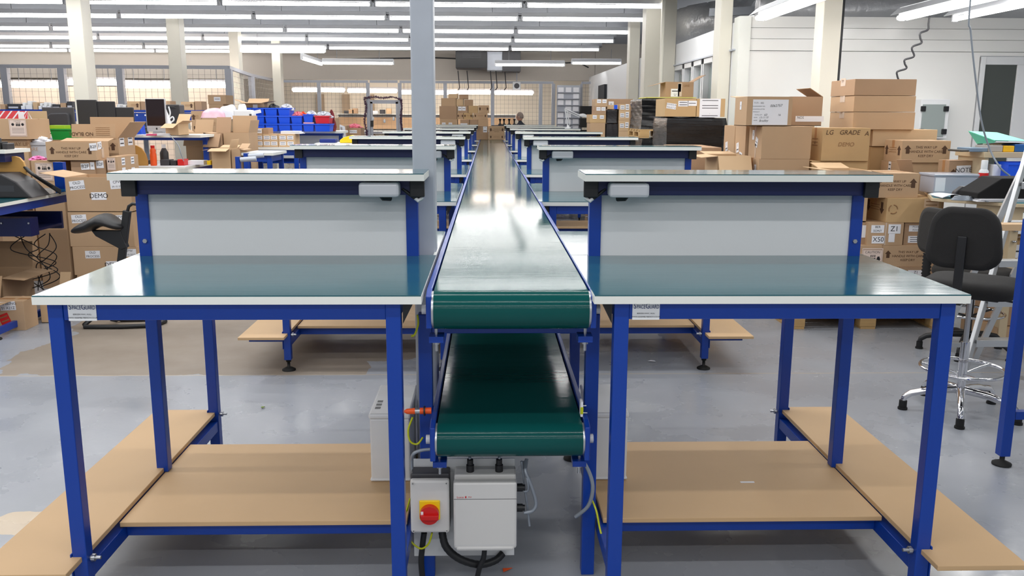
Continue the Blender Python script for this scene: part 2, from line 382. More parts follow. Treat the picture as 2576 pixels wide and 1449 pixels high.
for i, (p, nm) in enumerate((((1914, 46), 'leftmost of the three lights before the white room wall'), ((2268, 46), 'middle of the three lights before the white room wall'), ((2402, 48), 'rightmost of the three lights before the white room wall'))):
    A = at(p[0], p[1], 9.85)
    batten(A.y - 2.38, A.y, A.x, 'fluorescent light, ' + nm, A.z, 'y', r=.026, twin=i < 2, refl=True, group='lights before the white room')
# warm lights inside the wire cage rooms
for i, (pl, pr, py, Y) in enumerate(((-60, 15, 212, 20.2), (22, 158, 213, 20.2), (165, 300, 207, 19.9), (312, 440, 214, 20.2), (446, 570, 213, 19.9), (735, 868, 226, 29.0), (874, 1000, 228, 29.0), (1006, 1060, 232, 29.0), (1092, 1150, 233, 29.4), (1152, 1235, 232, 29.0), (1243, 1342, 233, 28.2))):
    A = at(pl, py, Y); B = at(pr, py, Y)
    batten(A.x, B.x, Y, 'warm white strip light inside the wire cage, %s from the left' % ((ORD + ['eleventh'])[i]), A.z, m=TUBEW, r=.065, group='warm lights in the cage')
# silver flexible duct over the white room and its branch
def duct(name, pts, r, label):
    P = [Vector(p) for p in pts]; out = []; rs = []
    for i in range(len(P) - 1):
        for k in range(14):
            out.append(P[i].lerp(P[i + 1], k / 14)); rs.append(r * (1 + .07 * ((k % 2) * 2 - 1) + random.uniform(-.03, .03)))
    out.append(P[-1]); rs.append(r)
    tag(MB().tube(out, r, FOIL, 16, rs=rs).build(name), label, 'duct')
duct('flexible_duct', [(3.4, 11.4, 3.02), (4.4, 11.3, 3.0), (5.2, 11.2, 3.02), (6.0, 11.3, 3.05), (7.4, 11.3, 3.0)], .19, 'crumpled silver foil duct lying over the top of the white room')
duct('flexible_duct', [(3.25, 15.9, 3.15), (3.5, 14.8, 3.15), (4.2, 13.8, 3.15)], .33, 'wide silver foil duct dropping behind the side wall with slit windows')
# heater unit
A = at(1146, 128, 24.6); B = at(1225, 172, 24.6); C_ = at(1310, 178, 24.6)
t = thing('suspended_heater', 'black and grey ceiling heater unit hung before the rear wall', 'heater', (A.x, 24.6, B.z))
MB().box(0, B.x - A.x, 0, .9, 0, A.z - B.z, BLACK).build('heater_body', t, bev=.01)
m_ = MB()
for k in range(5): m_.box(.18, .7, -.012, 0, .28 + k * .04, .30 + k * .04, DGREY)
m_.build('grille', t)
MB().box(B.x - A.x + .001, C_.x - A.x - .5, .1, .9, -.05, A.z - B.z, STEEL).box(C_.x - A.x - .5, C_.x - A.x, .05, .9, -.08, A.z - B.z, DGREY).build('side_casing', t, bev=.01)
for x in (.05, .3, .95, 1.1, 1.35): MB().tube([(x, .3, -.05), (x + .04, .4, -.5), (x, .85, -.55)], .014, DGREY, 6).build('pipe', t)
for x in (.3, 1.4): MB().tube([(x, .4, .5), (x, .4, 3.7 - B.z)], .012, DGREY, 6).build('hanger', t)
# a black cable looping along the rear wall
tag(MB().tube([(-4.2, 25.9, 3.25), (-1.5, 25.9, 3.3), (.8, 25.9, 3.22), (1.6, 25.9, 3.14), (2.6, 25.9, 3.2), (2.9, 25.9, 3.05)], .02, BLACK, 6).build('wall_cable'), 'black cable sagging along the beige rear wall below the lights', 'cable')
# ------------------------------------------------------------------ wire cage
def wire_panel(t, p, q, z0, z1, step=.115):
    p, q = Vector((p[0], p[1], 0)), Vector((q[0], q[1], 0)); L = (q - p).length; m_ = MB(); n = max(1, int(L / step)); rr = .0021
    for i in range(1, n): c = p.lerp(q, i / n); m_.box(c.x - rr, c.x + rr, c.y - rr, c.y + rr, z0, z1, WIRE)
    k = int((z1 - z0) / step)
    for j in range(1, k):
        z = z0 + (z1 - z0) * j / k; m_.bar((p.x, p.y, z), (q.x, q.y, z), .0042, .0042, WIRE)
    m_.build('mesh_panel', t)
def cage(name, label, pts, h, post=.09, skip=()):
    t = thing(name, label, 'cage', (0, 0, 0))
    for (x, y) in pts: MB().box(x - post / 2, x + post / 2, y - post / 2, y + post / 2, 0, h, CAGE).build('post', t, bev=.004)
    for i in range(len(pts) - 1):
        (x, y), (x2, y2) = pts[i], pts[i + 1]
        MB().bar((x, y, h + .03), (x2, y2, h + .03), .06, .07, CAGE).build('top_rail', t)
        if i not in skip: wire_panel(t, (x, y), (x2, y2), .05, h)
    return t
YL = 18.3
pl = [(at(p, 230, YL).x, YL) for p in (-120, 18, 160, 306, 578)]
cage('wire_cage', 'grey wire mesh cage partition at left behind the blue rack', pl + [(-5.75, 21.9), (-5.95, 25.3)], 2.58, .13)
YR = 25.6
pr_ = [(at(p, 240, YR).x, YR) for p in (700, 803, 926)]
cage('wire_cage', 'grey wire mesh cage partition behind the blue crates and left of the tinselled doorway', pr_, 2.58, .1)
pr2 = [(at(p, 240, YR).x, YR) for p in (1006, 1120, 1239, 1360, 1392)]
cage('wire_cage', 'grey wire mesh cage partition right of the tinselled doorway', pr2, 2.58, .1)
cage('wire_cage', 'grey wire mesh cage end before the dark racking at far right', [(at(p, 240, YR).x, YR) for p in (1462, 1503)], 2.58, .07)
x0, x1 = pr_[-1][0] + .06, pr2[0][0] - .06
t = thing('cage_door', 'grey framed cage doorway with tinsel round it', 'door', (x0, YR, 0))
W_ = x1 - x0
MB().box(0, .06, -.03, .03, 0, 2.05, CAGE).box(W_ - .06, W_, -.03, .03, 0, 2.05, CAGE).box(0, W_, -.03, .03, 2.0, 2.1, CAGE).box(0, W_, -.03, .03, 2.58, 2.65, CAGE).box(.06, W_ - .06, -.02, .02, .02, .45, CAGE).build('door_frame', t)
wire_panel(t, (.06, 0), (W_ - .06, 0), .45, 2.0)
MB().box(.0, .08, -.09, -.03, 1.35, 1.52, BLACK).build('lock', t)
TINS = mat('purple_tinsel', (96, 62, 92), .3, .3, var=.5, vscale=60)
m_ = MB()
path = [(x0 - .12, YR - .1, .95)] + [(x0 - .14 + .03 * math.sin(i), YR - .1, .95 + i * .12) for i in range(1, 11)] + [(x0 + i * .16, YR - .1, 2.17 + .02 * math.sin(i * 2)) for i in range(0, int(W_ / .16) + 1)] + [(x1 + .1 + .02 * math.sin(i), YR - .1, 2.12 - i * .12) for i in range(0, 10)]
for i in range(len(path) - 1):
    p, q = Vector(path[i]), Vector(path[i + 1])
    for k in range(26):
        c = p.lerp(q, random.random()); d = Vector((random.uniform(-1, 1), random.uniform(-1, 1), random.uniform(-1, 1))).normalized() * .05
        m_.bar(c - d, c + d, .008, .004, TINS)
m_.tube(path, .012, TINS, 6)
tag(m_.build('tinsel_garland'), 'purple tinsel garland draped round the grey cage doorway', 'garland')
# ------------------------------------------------------------------ workbenches along the conveyor (local frame: x outwards from the conveyor for s=+1, y from the worktop front)
DEP = 1.52; WT = 1.14
def workbench(s, loc, label, brand_px):
    t = thing('workbench', label, 'workbench', loc, 0, 'workbenches along the conveyor')
    X = lambda a, b: (min(s * a, s * b), max(s * a, s * b))
    x0, x1 = X(0, 1.185)
    tp = MB()
    if s < 0 and loc[1] < 3:      # the nearest left bench is cut round the steel column
        tp.box(x0, x1, 0, .79, WT - .0285, WT - .004, WHITE_EDGE); tp.box(x0, -.11, .795, DEP, WT - .0285, WT - .004, WHITE_EDGE); tp.box(-.11, x1, 1.0, DEP, WT - .0285, WT - .004, WHITE_EDGE)
        tp.box(x0 + .001, x1 - .001, .001, .789, WT - .004, WT, LINO); tp.box(x0 + .001, -.111, .796, DEP - .001, WT - .004, WT, LINO); tp.box(-.111, x1 - .001, 1.001, DEP - .001, WT - .004, WT, LINO)
        # bridging strip beside the column
        tp.box(-.012, x1, .79, 1.0, WT - .0285, WT, WHITE_EDGE)
    else:
        tp.box(x0, x1, 0, .79, WT - .0285, WT - .004, WHITE_EDGE).box(x0, x1, .795, DEP, WT - .0285, WT - .004, WHITE_EDGE)
        tp.box(x0 + .001, x1 - .001, .001, .789, WT - .004, WT, LINO).box(x0 + .001, x1 - .001, .796, DEP - .001, WT - .004, WT, LINO)
    tp.build('worktop', t)
    ft = t
    lx = (.075, 1.11 + .045)
    for i, (lx0, ly) in enumerate(((.068, .03), (1.11, .03), (.068, DEP - .075), (1.11, DEP - .075))):
        a, b = X(lx0, lx0 + .047)
        lg = MB().box(a, b, ly, ly + .047, .075, WT - .029, BLUE).build('leg', t, bev=.003)
        MB().lathe([(.045, 0), (.045, .008), (.02, .022), (.01, .024), (.01, .06), (.017, .06), (.017, .072), (.02, .072), (.02, .078)], RUBBER, ((a + b) / 2, ly + .024, 0), 16).build('levelling_foot', lg)
    # rails under the worktop
    a, b = X(.115, 1.11)
    MB().box(a, b, .034, .07, WT - .085, WT - .029, BLUE).build('front_rail', t, bev=.002); MB().box(a, b, DEP - .07, DEP - .034, WT - .085, WT - .029, BLUE).build('rear_rail', t, bev=.002)
    for q in (.072, 1.114):
        a, b = X(q, q + .04); MB().box(a, b, .077, DEP - .075, WT - .085, WT - .029, BLUE).build('side_rail', t, bev=.002)
        MB().box(a, b, .077, DEP - .075, .165, .215, BLUE).build('lower_side_rail', t, bev=.002)
    # lower shelf
    a, b = X(.112, 1.114); [MB().box(a, b, yy, yy + .04, .172, .222, BLUE).build('lower_cross_rail', t, bev=.002) for yy in (.35, 1.0)]
    a, b = X(.09, 1.122); MB().box(a, b, .315, 1.075, .223, .241, MDF).build('lower_shelf', t, bev=.002)
    # outer foot board on brackets
    a, b = X(1.126, 1.425); MB().box(a, b, -.08, DEP - .03, .2415, .2595, MDF).build('foot_board', t, bev=.002)
    for y in (.03, DEP - .075):
        a, b = X(1.158, 1.385); mb = MB().box(a, b, y + .005, y + .045, .201, .241, BLUE); a, b = X(1.158, 1.163); mb.box(a, b, y - .003, y + .05, .15, .27, BLUE); mb.build('bracket', t, bev=.002)
        a = s * 1.105; MB().cyl((a - s * .03, y + .024, .245), (a + s * .008, y + .024, .245), .006, ZINC, 8).cyl((a - s * .012, y + .024, .245), (a, y + .024, .245), .013, ZINC, 6).build('clamp_bolt', t)
    # uprights, back board, raised shelf
    for q in (.068, 1.108):
        a, b = X(q, q + .047)
        MB().box(a, b, .765, .812, .242 if q > .5 else 1.05, 1.39, BLUE).build('upright', t, bev=.003)
        xx = s * (q + .024)
        if q > .5: MB().lathe([(.001, .0), (.009, .0), (.012, .004), (.012, .0)], ZINC, (0, 0, 0), 8)
    xx = s * 1.128; MB().cyl((xx, .766, 1.20), (xx, .757, 1.20), .009, ZINC, 6).build('bolt', t)
    a, b = X(.115, 1.108); MB().box(a, b, .775, .79, WT + .0002, 1.442, PANEL).build('back_board', t)
    a, b = X(.045, 1.15); MB().box(a, b, .695, .755, 1.386, 1.444, NAVY).build('shelf_beam', t, bev=.003)  # navy puts the shade under the shelf into the beam's colour
    for q in (.068, 1.108):
        a, b = X(q, q + .047); MB().box(a, b, .70, .86, 1.39, 1.4455, BLUE).build('shelf_bracket', t, bev=.002)
    for q in (.035, 1.115):
        a, b = X(q, q + .055); MB().box(a, b, .675, .695, 1.38, 1.444, BLACK).build('end_cap', t, bev=.003)
    a, b = X(.03, 1.185); MB().box(a, b, .60, .87, 1.446, 1.470, WHITE_EDGE).box(a + .001, b - .001, .601, .869, 1.470, 1.4735, LINO).build('raised_shelf', t)
    a, b = X(.125, .275)
    sk = MB().box(a, b, .615, .69, 1.384, 1.438, GREYBOX).build('socket_box', t, bev=.011)
    MB().tube([(s * .2, .66, 1.395), (s * .19, .67, 1.378), (s * .165, .69, 1.375)], .012, BLACK, 8).build('cable_gland', sk)
    MB().tube([(s * .12, .70, 1.41), (s * .075, .69, 1.376), (s * .05, .70, 1.38), (s * .06, .73, 1.40)], .007, BLACK, 8).tube([(s * .085, .70, 1.385), (s * .06, .69, 1.365), (s * .045, .70, 1.375)], .008, WHITEP, 8).build('cable_loop', sk)
    # small triangular gusset under the conveyor end of the worktop
    a = s * .062; MB().prism([(a, WT - .03), (a + s * -.035, WT - .03), (a, WT - .1)], .04, .06, BLACK, axis='y').build('gusset', t)
    return t
def brand(t, x):
    p = MB().box(x, x + .0861, -.002, 0, WT - .086, WT - .0295, WHITEP).build('maker_label', t); p['label'] = 'white label with dark blue lettering'
    p.location = (0, .0335, 0)
    nv = mat('navy_ink', (24, 48, 110), .6)
    text_obj('S', .024, nv, 'lettering', p, facing('f', x + .0078, -.003, WT - .0425), sx=.8)
    text_obj('PACE', .0185, nv, 'lettering', p, facing('f', x + .027, -.003, WT - .0445), sx=.62)
    text_obj('G', .024, nv, 'lettering', p, facing('f', x + .0478, -.003, WT - .0425), sx=.75)
    text_obj('UARD', .0185, nv, 'lettering', p, facing('f', x + .069, -.003, WT - .0445), sx=.6)
    text_obj('BERGEN WAY, HULL', .0062, INK, 'lettering', p, facing('f', x + .043, -.003, WT - .0655))
    text_obj('WWW.ASSEMBLYBENCH.CO.UK', .0064, INK, 'lettering', p, facing('f', x + .043, -.003, WT - .0765))
YS = [2.635, 5.62, 8.28, 11.08, 13.91, 16.75, 19.55]
XL, XRr = -.207, .328
wl = ['nearest', 'second', 'third', 'fourth', 'fifth', 'sixth', 'farthest']
L0 = workbench(-1, (XL, YS[0], 0), 'nearest green-topped workbench on the left of the conveyor, wrapped round the steel column', 0)
R0 = workbench(1, (XRr, YS[0], 0), 'nearest green-topped workbench on the right of the conveyor', 0)
LX = workbench(-1, (XL, YS[1], 0), 'second green-topped workbench from the front on the left of the conveyor', 0)
for i in range(1, 7):
    if i > 1: copy_tree(LX, wl[i] + ' green-topped workbench ' + ('from the front ' if i < 6 else '') + 'on the left of the conveyor', (XL, YS[i], 0))
    copy_tree(R0, wl[i] + ' green-topped workbench ' + ('from the front ' if i < 6 else '') + 'on the right of the conveyor', (XRr, YS[i], 0))
brand(L0, -1.094); brand(R0, .125)
# ------------------------------------------------------------------ conveyor
CXm = .0725; HB = .2525; Y0 = 2.735; YE = 21.2
cv = thing('belt_conveyor', 'long two-level conveyor with shiny dark green belts running down the middle', 'conveyor', (CXm, Y0, 0))
def belt(zc, r, y0, y1, name):
    n = 14; prof = [(y0 - r * math.sin(math.pi * k / n), zc + r * math.cos(math.pi * k / n)) for k in range(n + 1)] + [(y1, zc - r), (y1 + r, zc), (y1, zc + r)]
    m_ = MB(); N = len(prof); vs = [(x, y, z) for x in (-HB + .006, HB - .006) for y, z in prof]
    fs = [(i, (i + 1) % N, (i + 1) % N + N, i + N) for i in range(N)]
    m_.add(vs, fs, BELT, True); o = m_.build(name, cv)
    md = o.modifiers.new('e', 'EDGE_SPLIT'); md.split_angle = R(50)
    for s in (-1, 1): MB().cyl((s * (HB - .006), y0, zc), (s * (HB + .001), y0, zc), r - .004, ALU, 24).build('roller_end', cv)
    for s in (-1, 1):
        q = MB().cyl((s * (HB + .001), y0, zc), (s * (HB + .026), y0, zc), .010, ZINC, 8).cyl((s * (HB + .018), y0, zc), (s * (HB + .034), y0, zc), .016, WHITEP, 6); q.build('axle_nut', cv)
belt(1.0735, .063, 0, YE - Y0, 'upper_belt'); belt(.597, .059, .095, YE - Y0, 'lower_belt')
for s in (-1, 1):
    xa, xb = sorted((s * HB, s * (HB + .018)))
    MB().prism([(.0 - .045, 1.02), (YE - Y0, 1.0), (YE - Y0, 1.1385), (.02, 1.1385), (-.045, 1.125)], xa, xb, BLUE, axis='x').build('upper_side_rail', cv, bev=.003)
    MB().prism([(.045, .535), (YE - Y0, .52), (YE - Y0, .665), (.10, .665), (.045, .655)], xa, xb, BLUE, axis='x').build('lower_side_rail', cv, bev=.003)
    for z in (.985, .515):
        a, b = sorted((s * (HB - .035), s * (HB + .012))); yb = .0 if z > .8 else .1
        MB().box(a, b, yb - .01, yb + .05, z - .02, z, BLUE).cyl((s * (HB - .01), yb + .02, z - .055), (s * (HB - .01), yb + .02, z + .03), .005, ZINC, 8).cyl((s * (HB - .01), yb + .02, z - .032), (s * (HB - .01), yb + .02, z - .02), .011, ZINC, 6).build('tension_screw', cv)
for y in (.245, 3.1, 5.9, 8.7, 11.5, 14.3, 17.2):
    for s in (-1, 1):
        a, b = sorted((s * (HB + .020), s * (HB + .068)))
        MB().box(a, b, y, y + .048, .0, 1.0, BLUE).build('leg', cv, bev=.003)
    [MB().box(-HB - .02, HB + .02, y + .005, y + .045, zz, zz + .04, BLUE).build('cross_bar', cv, bev=.002) for zz in (.47, .93)]
MB().box(-HB, HB, .1, YE - Y0, .985, 1.0, DGREY).build('upper_bed', cv)
# control panel between the front legs
cp = thing('control_panel', 'grey conveyor control panel with red and yellow isolator switch and white enclosure', 'control panel', (.0, 2.955, .086))
pz = .086
MB().box(-.275, .094, .02, .024, 0, .38, PANEL).build('back_plate', cv).parent = cp
ib = MB().box(-.277, -.139, -.045, .02, .139, .352, DGREY).build('switch_housing', cp, bev=.006)
sw = MB().box(-.277, -.139, -.075, -.045, .139, .338, GREYP).build('switch_cover', cp, bev=.008)
yp = MB().box(-.245, -.172, -.083, -.075, .192, .266, YEL).build('yellow_plate', sw, bev=.004)
kb = MB().cyl((-.2085, -.083, .220), (-.2085, -.108, .220), .0335, RED, 32).box(-.2375, -.1755, -.122, -.108, .209, .226, RED).build('rotary_knob', sw, bev=.002)
MB().box(-.238, -.229, -.1095, -.108, .224, .237, PAPER).build('knob_mark', sw)
m_ = MB()
for x, z in ((-.267, .148), (-.149, .148), (-.267, .328), (-.149, .328)):
    m_.cyl((x, -.075, z), (x, -.078, z), .0055, GREYP, 12).box(x - .0035, x + .0035, -.0785, -.078, z - .0006, z + .0006, INK).box(x - .0006, x + .0006, -.0785, -.078, z - .0035, z + .0035, INK)
m_.build('cover_screw', sw)
lu = MB().box(-.122, .097, -.06, .02, .075, .353, GREYP).build('enclosure_base', cp, bev=.006)
lc = MB().box(-.124, .099, -.098, -.06, .088, .34, GREYP).box(-.116, .091, -.1, -.06, .080, .10, GREYP).build('enclosure_lid', cp, bev=.008)
MB().box(-.123, .098, -.0985, -.098, .277, .2785, DGREY).box(-.123, .098, -.0985, -.098, .1025, .1035, GREYBOX).build('lid_seam', lc)
text_obj('Luca', .0105, mat('red_ink', (200, 40, 50), .6), 'lettering', lc, facing('f', -.100, -.0992, .2855), sx=1.25)
text_obj('IP65', .006, mat('red_ink', (200, 40, 50), .6), 'lettering', lc, facing('f', -.066, -.0992, .286), sx=1.2)
MB().box(-.083, -.078, -.0993, -.0985, .2825, .289, mat('red_ink', (200, 40, 50), .6)).build('lid_badge', lc)
for x in (-.066, .037):
    g_ = MB().cyl((x, -.03, .353), (x, -.03, .378), .014, BLACK, 12).cyl((x, -.03, .378), (x, -.03, .398), .011, BLACK, 12).build('cable_gland', cp)
    MB().tube([(x, -.03, .398), (x - .005 if x < 0 else x + .006, -.02, .42), (x - .018 if x < 0 else x + .025, .01, .445)], .0055, GCABLE, 8).build('grey_cable', g_)
for z in (.29, .212):
    g_ = MB().cyl((.097, -.03, z), (.122, -.03, z), .0145, BLACK, 12).cyl((.122, -.03, z), (.13, -.03, z), .011, BLACK, 12).build('cable_gland', cp)
def hose(name, pts, r, m, label, n=10, cat='cable', group=None, ribs=False):
    P = [Vector(p) for p in pts]; out = []
    for i in range(len(P) - 1):
        p0 = P[max(i - 1, 0)]; p1 = P[i]; p2 = P[i + 1]; p3 = P[min(i + 2, len(P) - 1)]
        for k in range(8):
            u = k / 8; out.append(.5 * ((2 * p1) + (p2 - p0) * u + (2 * p0 - 5 * p1 + 4 * p2 - p3) * u * u + (3 * p1 - p0 - 3 * p2 + p3) * u ** 3))
    out.append(P[-1])
    rs = [r * (1 + .06 * (i % 2)) for i in range(len(out))] if ribs else None
    o = MB().tube(out, r, m, n, rs=rs).build(name)
    return tag(o, label, cat, group)
def V(x, y, z): return at(x, y, 2.93)
hose('flexible_conduit', [at(1112, 1338, 2.93), at(1122, 1375, 2.92), at(1155, 1405, 2.92), at(1205, 1420, 2.93), at(1245, 1410, 2.95), at(1265, 1392, 2.97)], .0135, BLACK, 'thick ribbed black conduit looping under the white enclosure', ribs=True)
hose('black_cable', [at(1067, 1340, 2.93), at(1062, 1380, 2.93), at(1060, 1420, 2.93), at(1068, 1500, 2.94)], .011, BLACK, 'black supply cable dropping straight from the isolator switch')
hose('black_cable', [at(1219, 1382, 2.90), at(1216, 1405, 2.90), at(1206, 1430, 2.90), at(1190, 1500, 2.92)], .0095, BLACK, 'black cable dropping from the bottom of the white enclosure')
hose('grey_cable', [at(1318, 1290, 2.93), at(1340, 1284, 2.93), at(1348, 1262, 2.93), at(1334, 1215, 2.93), at(1322, 1185, 2.94), at(1325, 1155, 2.97)], .007, GCABLE, 'grey braided cable curling from the lower side gland of the white enclosure')
hose('grey_cable', [at(1318, 1236, 2.93), at(1328, 1232, 2.93), at(1326, 1205, 2.93), at(1318, 1160, 2.97)], .005, GCABLE, 'thin grey cable rising from the upper side gland of the white enclosure')
hose('grey_rod', [at(1312, 1160, 2.96), at(1322, 1240, 2.95), at(1332, 1323, 2.95)], .0045, GCABLE, 'thin straight grey cable end hanging right of the white enclosure')
hose('grey_cable', [at(1448, 1150, 2.95), at(1470, 1165, 2.93), at(1488, 1205, 2.92), at(1490, 1240, 2.92), at(1478, 1275, 2.93), at(1448, 1300, 2.96)], .007, GCABLE, 'grey braided cable bowing out round the right front conveyor leg')
hose('grey_cable', [at(1085, 1130, 2.93), at(1060, 1133, 2.93), at(1040, 1142, 2.93), at(1036, 1160, 2.95), at(1038, 1200, 2.96)], .006, GCABLE, 'grey braided cable looping into the top left of the control panel')
hose('earth_wire', [at(1022, 1335, 2.93), at(1034, 1362, 2.92), at(1058, 1380, 2.91), at(1078, 1368, 2.91), at(1087, 1340, 2.91)], .0035, EARTH, 'yellow and green earth wire drooping under the isolator switch')
hose('earth_wire', [at(1020, 1292, 2.95), at(1027, 1270, 2.94), at(1031, 1255, 2.94), at(1024, 1285, 2.95)], .003, EARTH, 'short yellow and green earth wire bunched left of the isolator switch')
hose('earth_wire', [at(1038, 1050, 2.93), at(1027, 1082, 2.93), at(1032, 1110, 2.92), at(1050, 1117, 2.92), at(1064, 1100, 2.92)], .0035, EARTH, 'yellow and green earth wire looping beside the lower left roller end')
hose('earth_wire', [at(1050, 792, 2.80), at(1052, 815, 2.80), at(1044, 840, 2.80), at(1035, 846, 2.80)], .0035, EARTH, 'yellow and green earth wire curling below the upper left roller end')
hose('earth_wire', [at(1488, 1255, 2.95), at(1500, 1285, 2.92), at(1508, 1325, 2.90), at(1515, 1350, 2.88), at(1528, 1372, 2.86)], .0035, EARTH, 'yellow and green earth wire running down behind the right bench leg')
m_ = MB(); a = at(1017, 1035, 2.84); b = at(1085, 1033, 2.84)
m_.tube([a, a.lerp(b, .1), a.lerp(b, .4)], .006, ORANGE, 10, rs=[.004, .009, .011]).tube([a.lerp(b, .4), a.lerp(b, .58)], .010, ZINC, 10).tube([a.lerp(b, .58), a.lerp(b, .62), b], .011, ORANGE, 10).tube([a.lerp(b, .72), a.lerp(b, .78)], .017, BLACK, 10)
tag(m_.build('orange_sensor'), 'orange plug sensor clipped beside the lower belt at left', 'sensor')
m_ = MB(); a = at(1463, 1029, 2.87)
m_.box(a.x - .004, a.x + .004, a.y - .01, a.y + .03, a.z - .025, a.z + .028, PAPER).box(a.x - .005, a.x + .005, a.y - .011, a.y - .009, a.z - .015, a.z + .01, EARTH).cyl((a.x, a.y, a.z - .014), (a.x + .02, a.y, a.z - .014), .003, ZINC, 6).cyl((a.x, a.y, a.z + .012), (a.x + .016, a.y, a.z + .012), .003, ZINC, 6)
tag(m_.build('earth_terminal'), 'small white earth terminal plate at the right of the lower belt', 'terminal')
# pale storage boxes at the inner ends of the lower shelves
for s, x0, x1, lb in ((-1, -.475, -.31, 'pale grey lidded plastic box at the conveyor end of the left lower shelf'), (1, .40, .56, 'pale grey lidded plastic box at the conveyor end of the right lower shelf')):
    t = thing('storage_box', lb, 'box', ((x0 + x1) / 2, 3.29, .242), 0, 'lidded boxes on the lower shelves'); h = (x1 - x0) / 2
    MB().box(-h + .004, h - .004, .004, .376, 0, .262, WHITEP).box(-h, h, 0, .38, .0, .012, WHITEP).build('body', t, bev=.008)
    lo = MB().box(-h, h, -.002, .382, .262, .285, WHITEP).build('lid', t, bev=.008)
    m_ = MB()
    for k in range(3): m_.box(-h + .018, -h + .04, .06 + k * .04, .085 + k * .04, .2852, .2856, DGREY)
    m_.build('lid_slot', lo)
# ------------------------------------------------------------------ cartons
def carton(label, x0, x1, y0, y1, z0, z1, tone=0, rz=0.0, marks=(), op=None, group=None, cat='box', tape='fl', name='cardboard_box'):
    """a corrugated carton; op = (front, back, left, right) flap angles in degrees from upright (None = flap missing) when it stands open"""
    w, d, h = x1 - x0, y1 - y0, z1 - z0; m = CARD[tone]
    t = thing(name, label, cat, ((x0 + x1) / 2, (y0 + y1) / 2, z0), rz, group)
    a, b = w / 2, d / 2; b_ = MB()
    if op is None:
        e = min(.004, h * .05)
        b_.box(-a, a, -b, b, 0, h - e, m).box(-a + .001, a - .001, -b + .001, -.0015, h - e, h, m).box(-a + .001, a - .001, .0015, b - .001, h - e, h, m)
        b_.build('carton_body', t, bev=.003)
        if tape:
            q = MB(); tw = min(.025, d * .12)
            if 't' not in tape: q.box(-a - .0005, a + .0005, -tw, tw, h, h + .0006, TAPE)
            if 'l' in tape: q.box(-a - .0007, -a, -tw, tw, h * .62, h + .0006, TAPE)
            if q.v: q.build('tape', t)
    else:
        k = .005
        b_.box(-a, a, -b, -b + k, 0, h, m).box(-a, a, b - k, b, 0, h, m).box(-a, -a + k, -b + k, b - k, 0, h, m).box(a - k, a, -b + k, b - k, 0, h, m).box(-a, a, -b, b, 0, k, m)
        b_.build('carton_body', t)
        fl_ = min(d * .5, .24); 
        for i, ang in enumerate(op):
            if ang is None: continue
            ln = fl_ if i < 2 else min(w * .5, fl_); an = R(ang); ex, ez = ln * math.sin(an), ln * math.cos(an); p = .003
            f = MB()
            if i == 0: f.add([(-a, -b, h), (a, -b, h), (a, -b - ex, h + ez), (-a, -b - ex, h + ez)], [(0, 1, 2, 3)], m)
            elif i == 1: f.add([(-a, b, h), (a, b, h), (a, b + ex, h + ez), (-a, b + ex, h + ez)], [(0, 1, 2, 3)], m)
            elif i == 2: f.add([(-a, -b, h), (-a, b, h), (-a - ex, b, h + ez), (-a - ex, -b, h + ez)], [(0, 1, 2, 3)], m)
            else: f.add([(a, -b, h), (a, b, h), (a + ex, b, h + ez), (a + ex, -b, h + ez)], [(0, 1, 2, 3)], m)
            f.build('flap', t, thick=.004, recalc=False)
    for mk in marks: mark(t, mk, w, d, h)
    return t
def fpos(face, u, v, w, d, h, off=.0012):
    if face == 'f': return facing('f', -w / 2 + u * w, -d / 2 - off, v * h), w
    if face == 'l': return facing('l', -w / 2 - off, d / 2 - u * d, v * h), d
    if face == 'r': return facing('r', w / 2 + off, -d / 2 + u * d, v * h), d
    return facing('t', -w / 2 + u * w, -d / 2 + v * d, h + off), w
def flat(M, hw, hh, m, name, parent, t=.0007):
    b = MB(); b.box(-hw, hw, -hh, hh, 0, t, m, M); return b.build(name, parent)
def arrow(mb, M, x, y, s, m, down=False):
    k = -1 if down else 1
    vs = [(x - .22 * s, y - .5 * s * k, 0), (x + .22 * s, y - .5 * s * k, 0), (x + .22 * s, y + .05 * s * k, 0), (x + .42 * s, y + .05 * s * k, 0), (x, y + .5 * s * k, 0), (x - .42 * s, y + .05 * s * k, 0), (x - .22 * s, y + .05 * s * k, 0)]
    mb.add(vs, [tuple(range(7))], m, M=M)
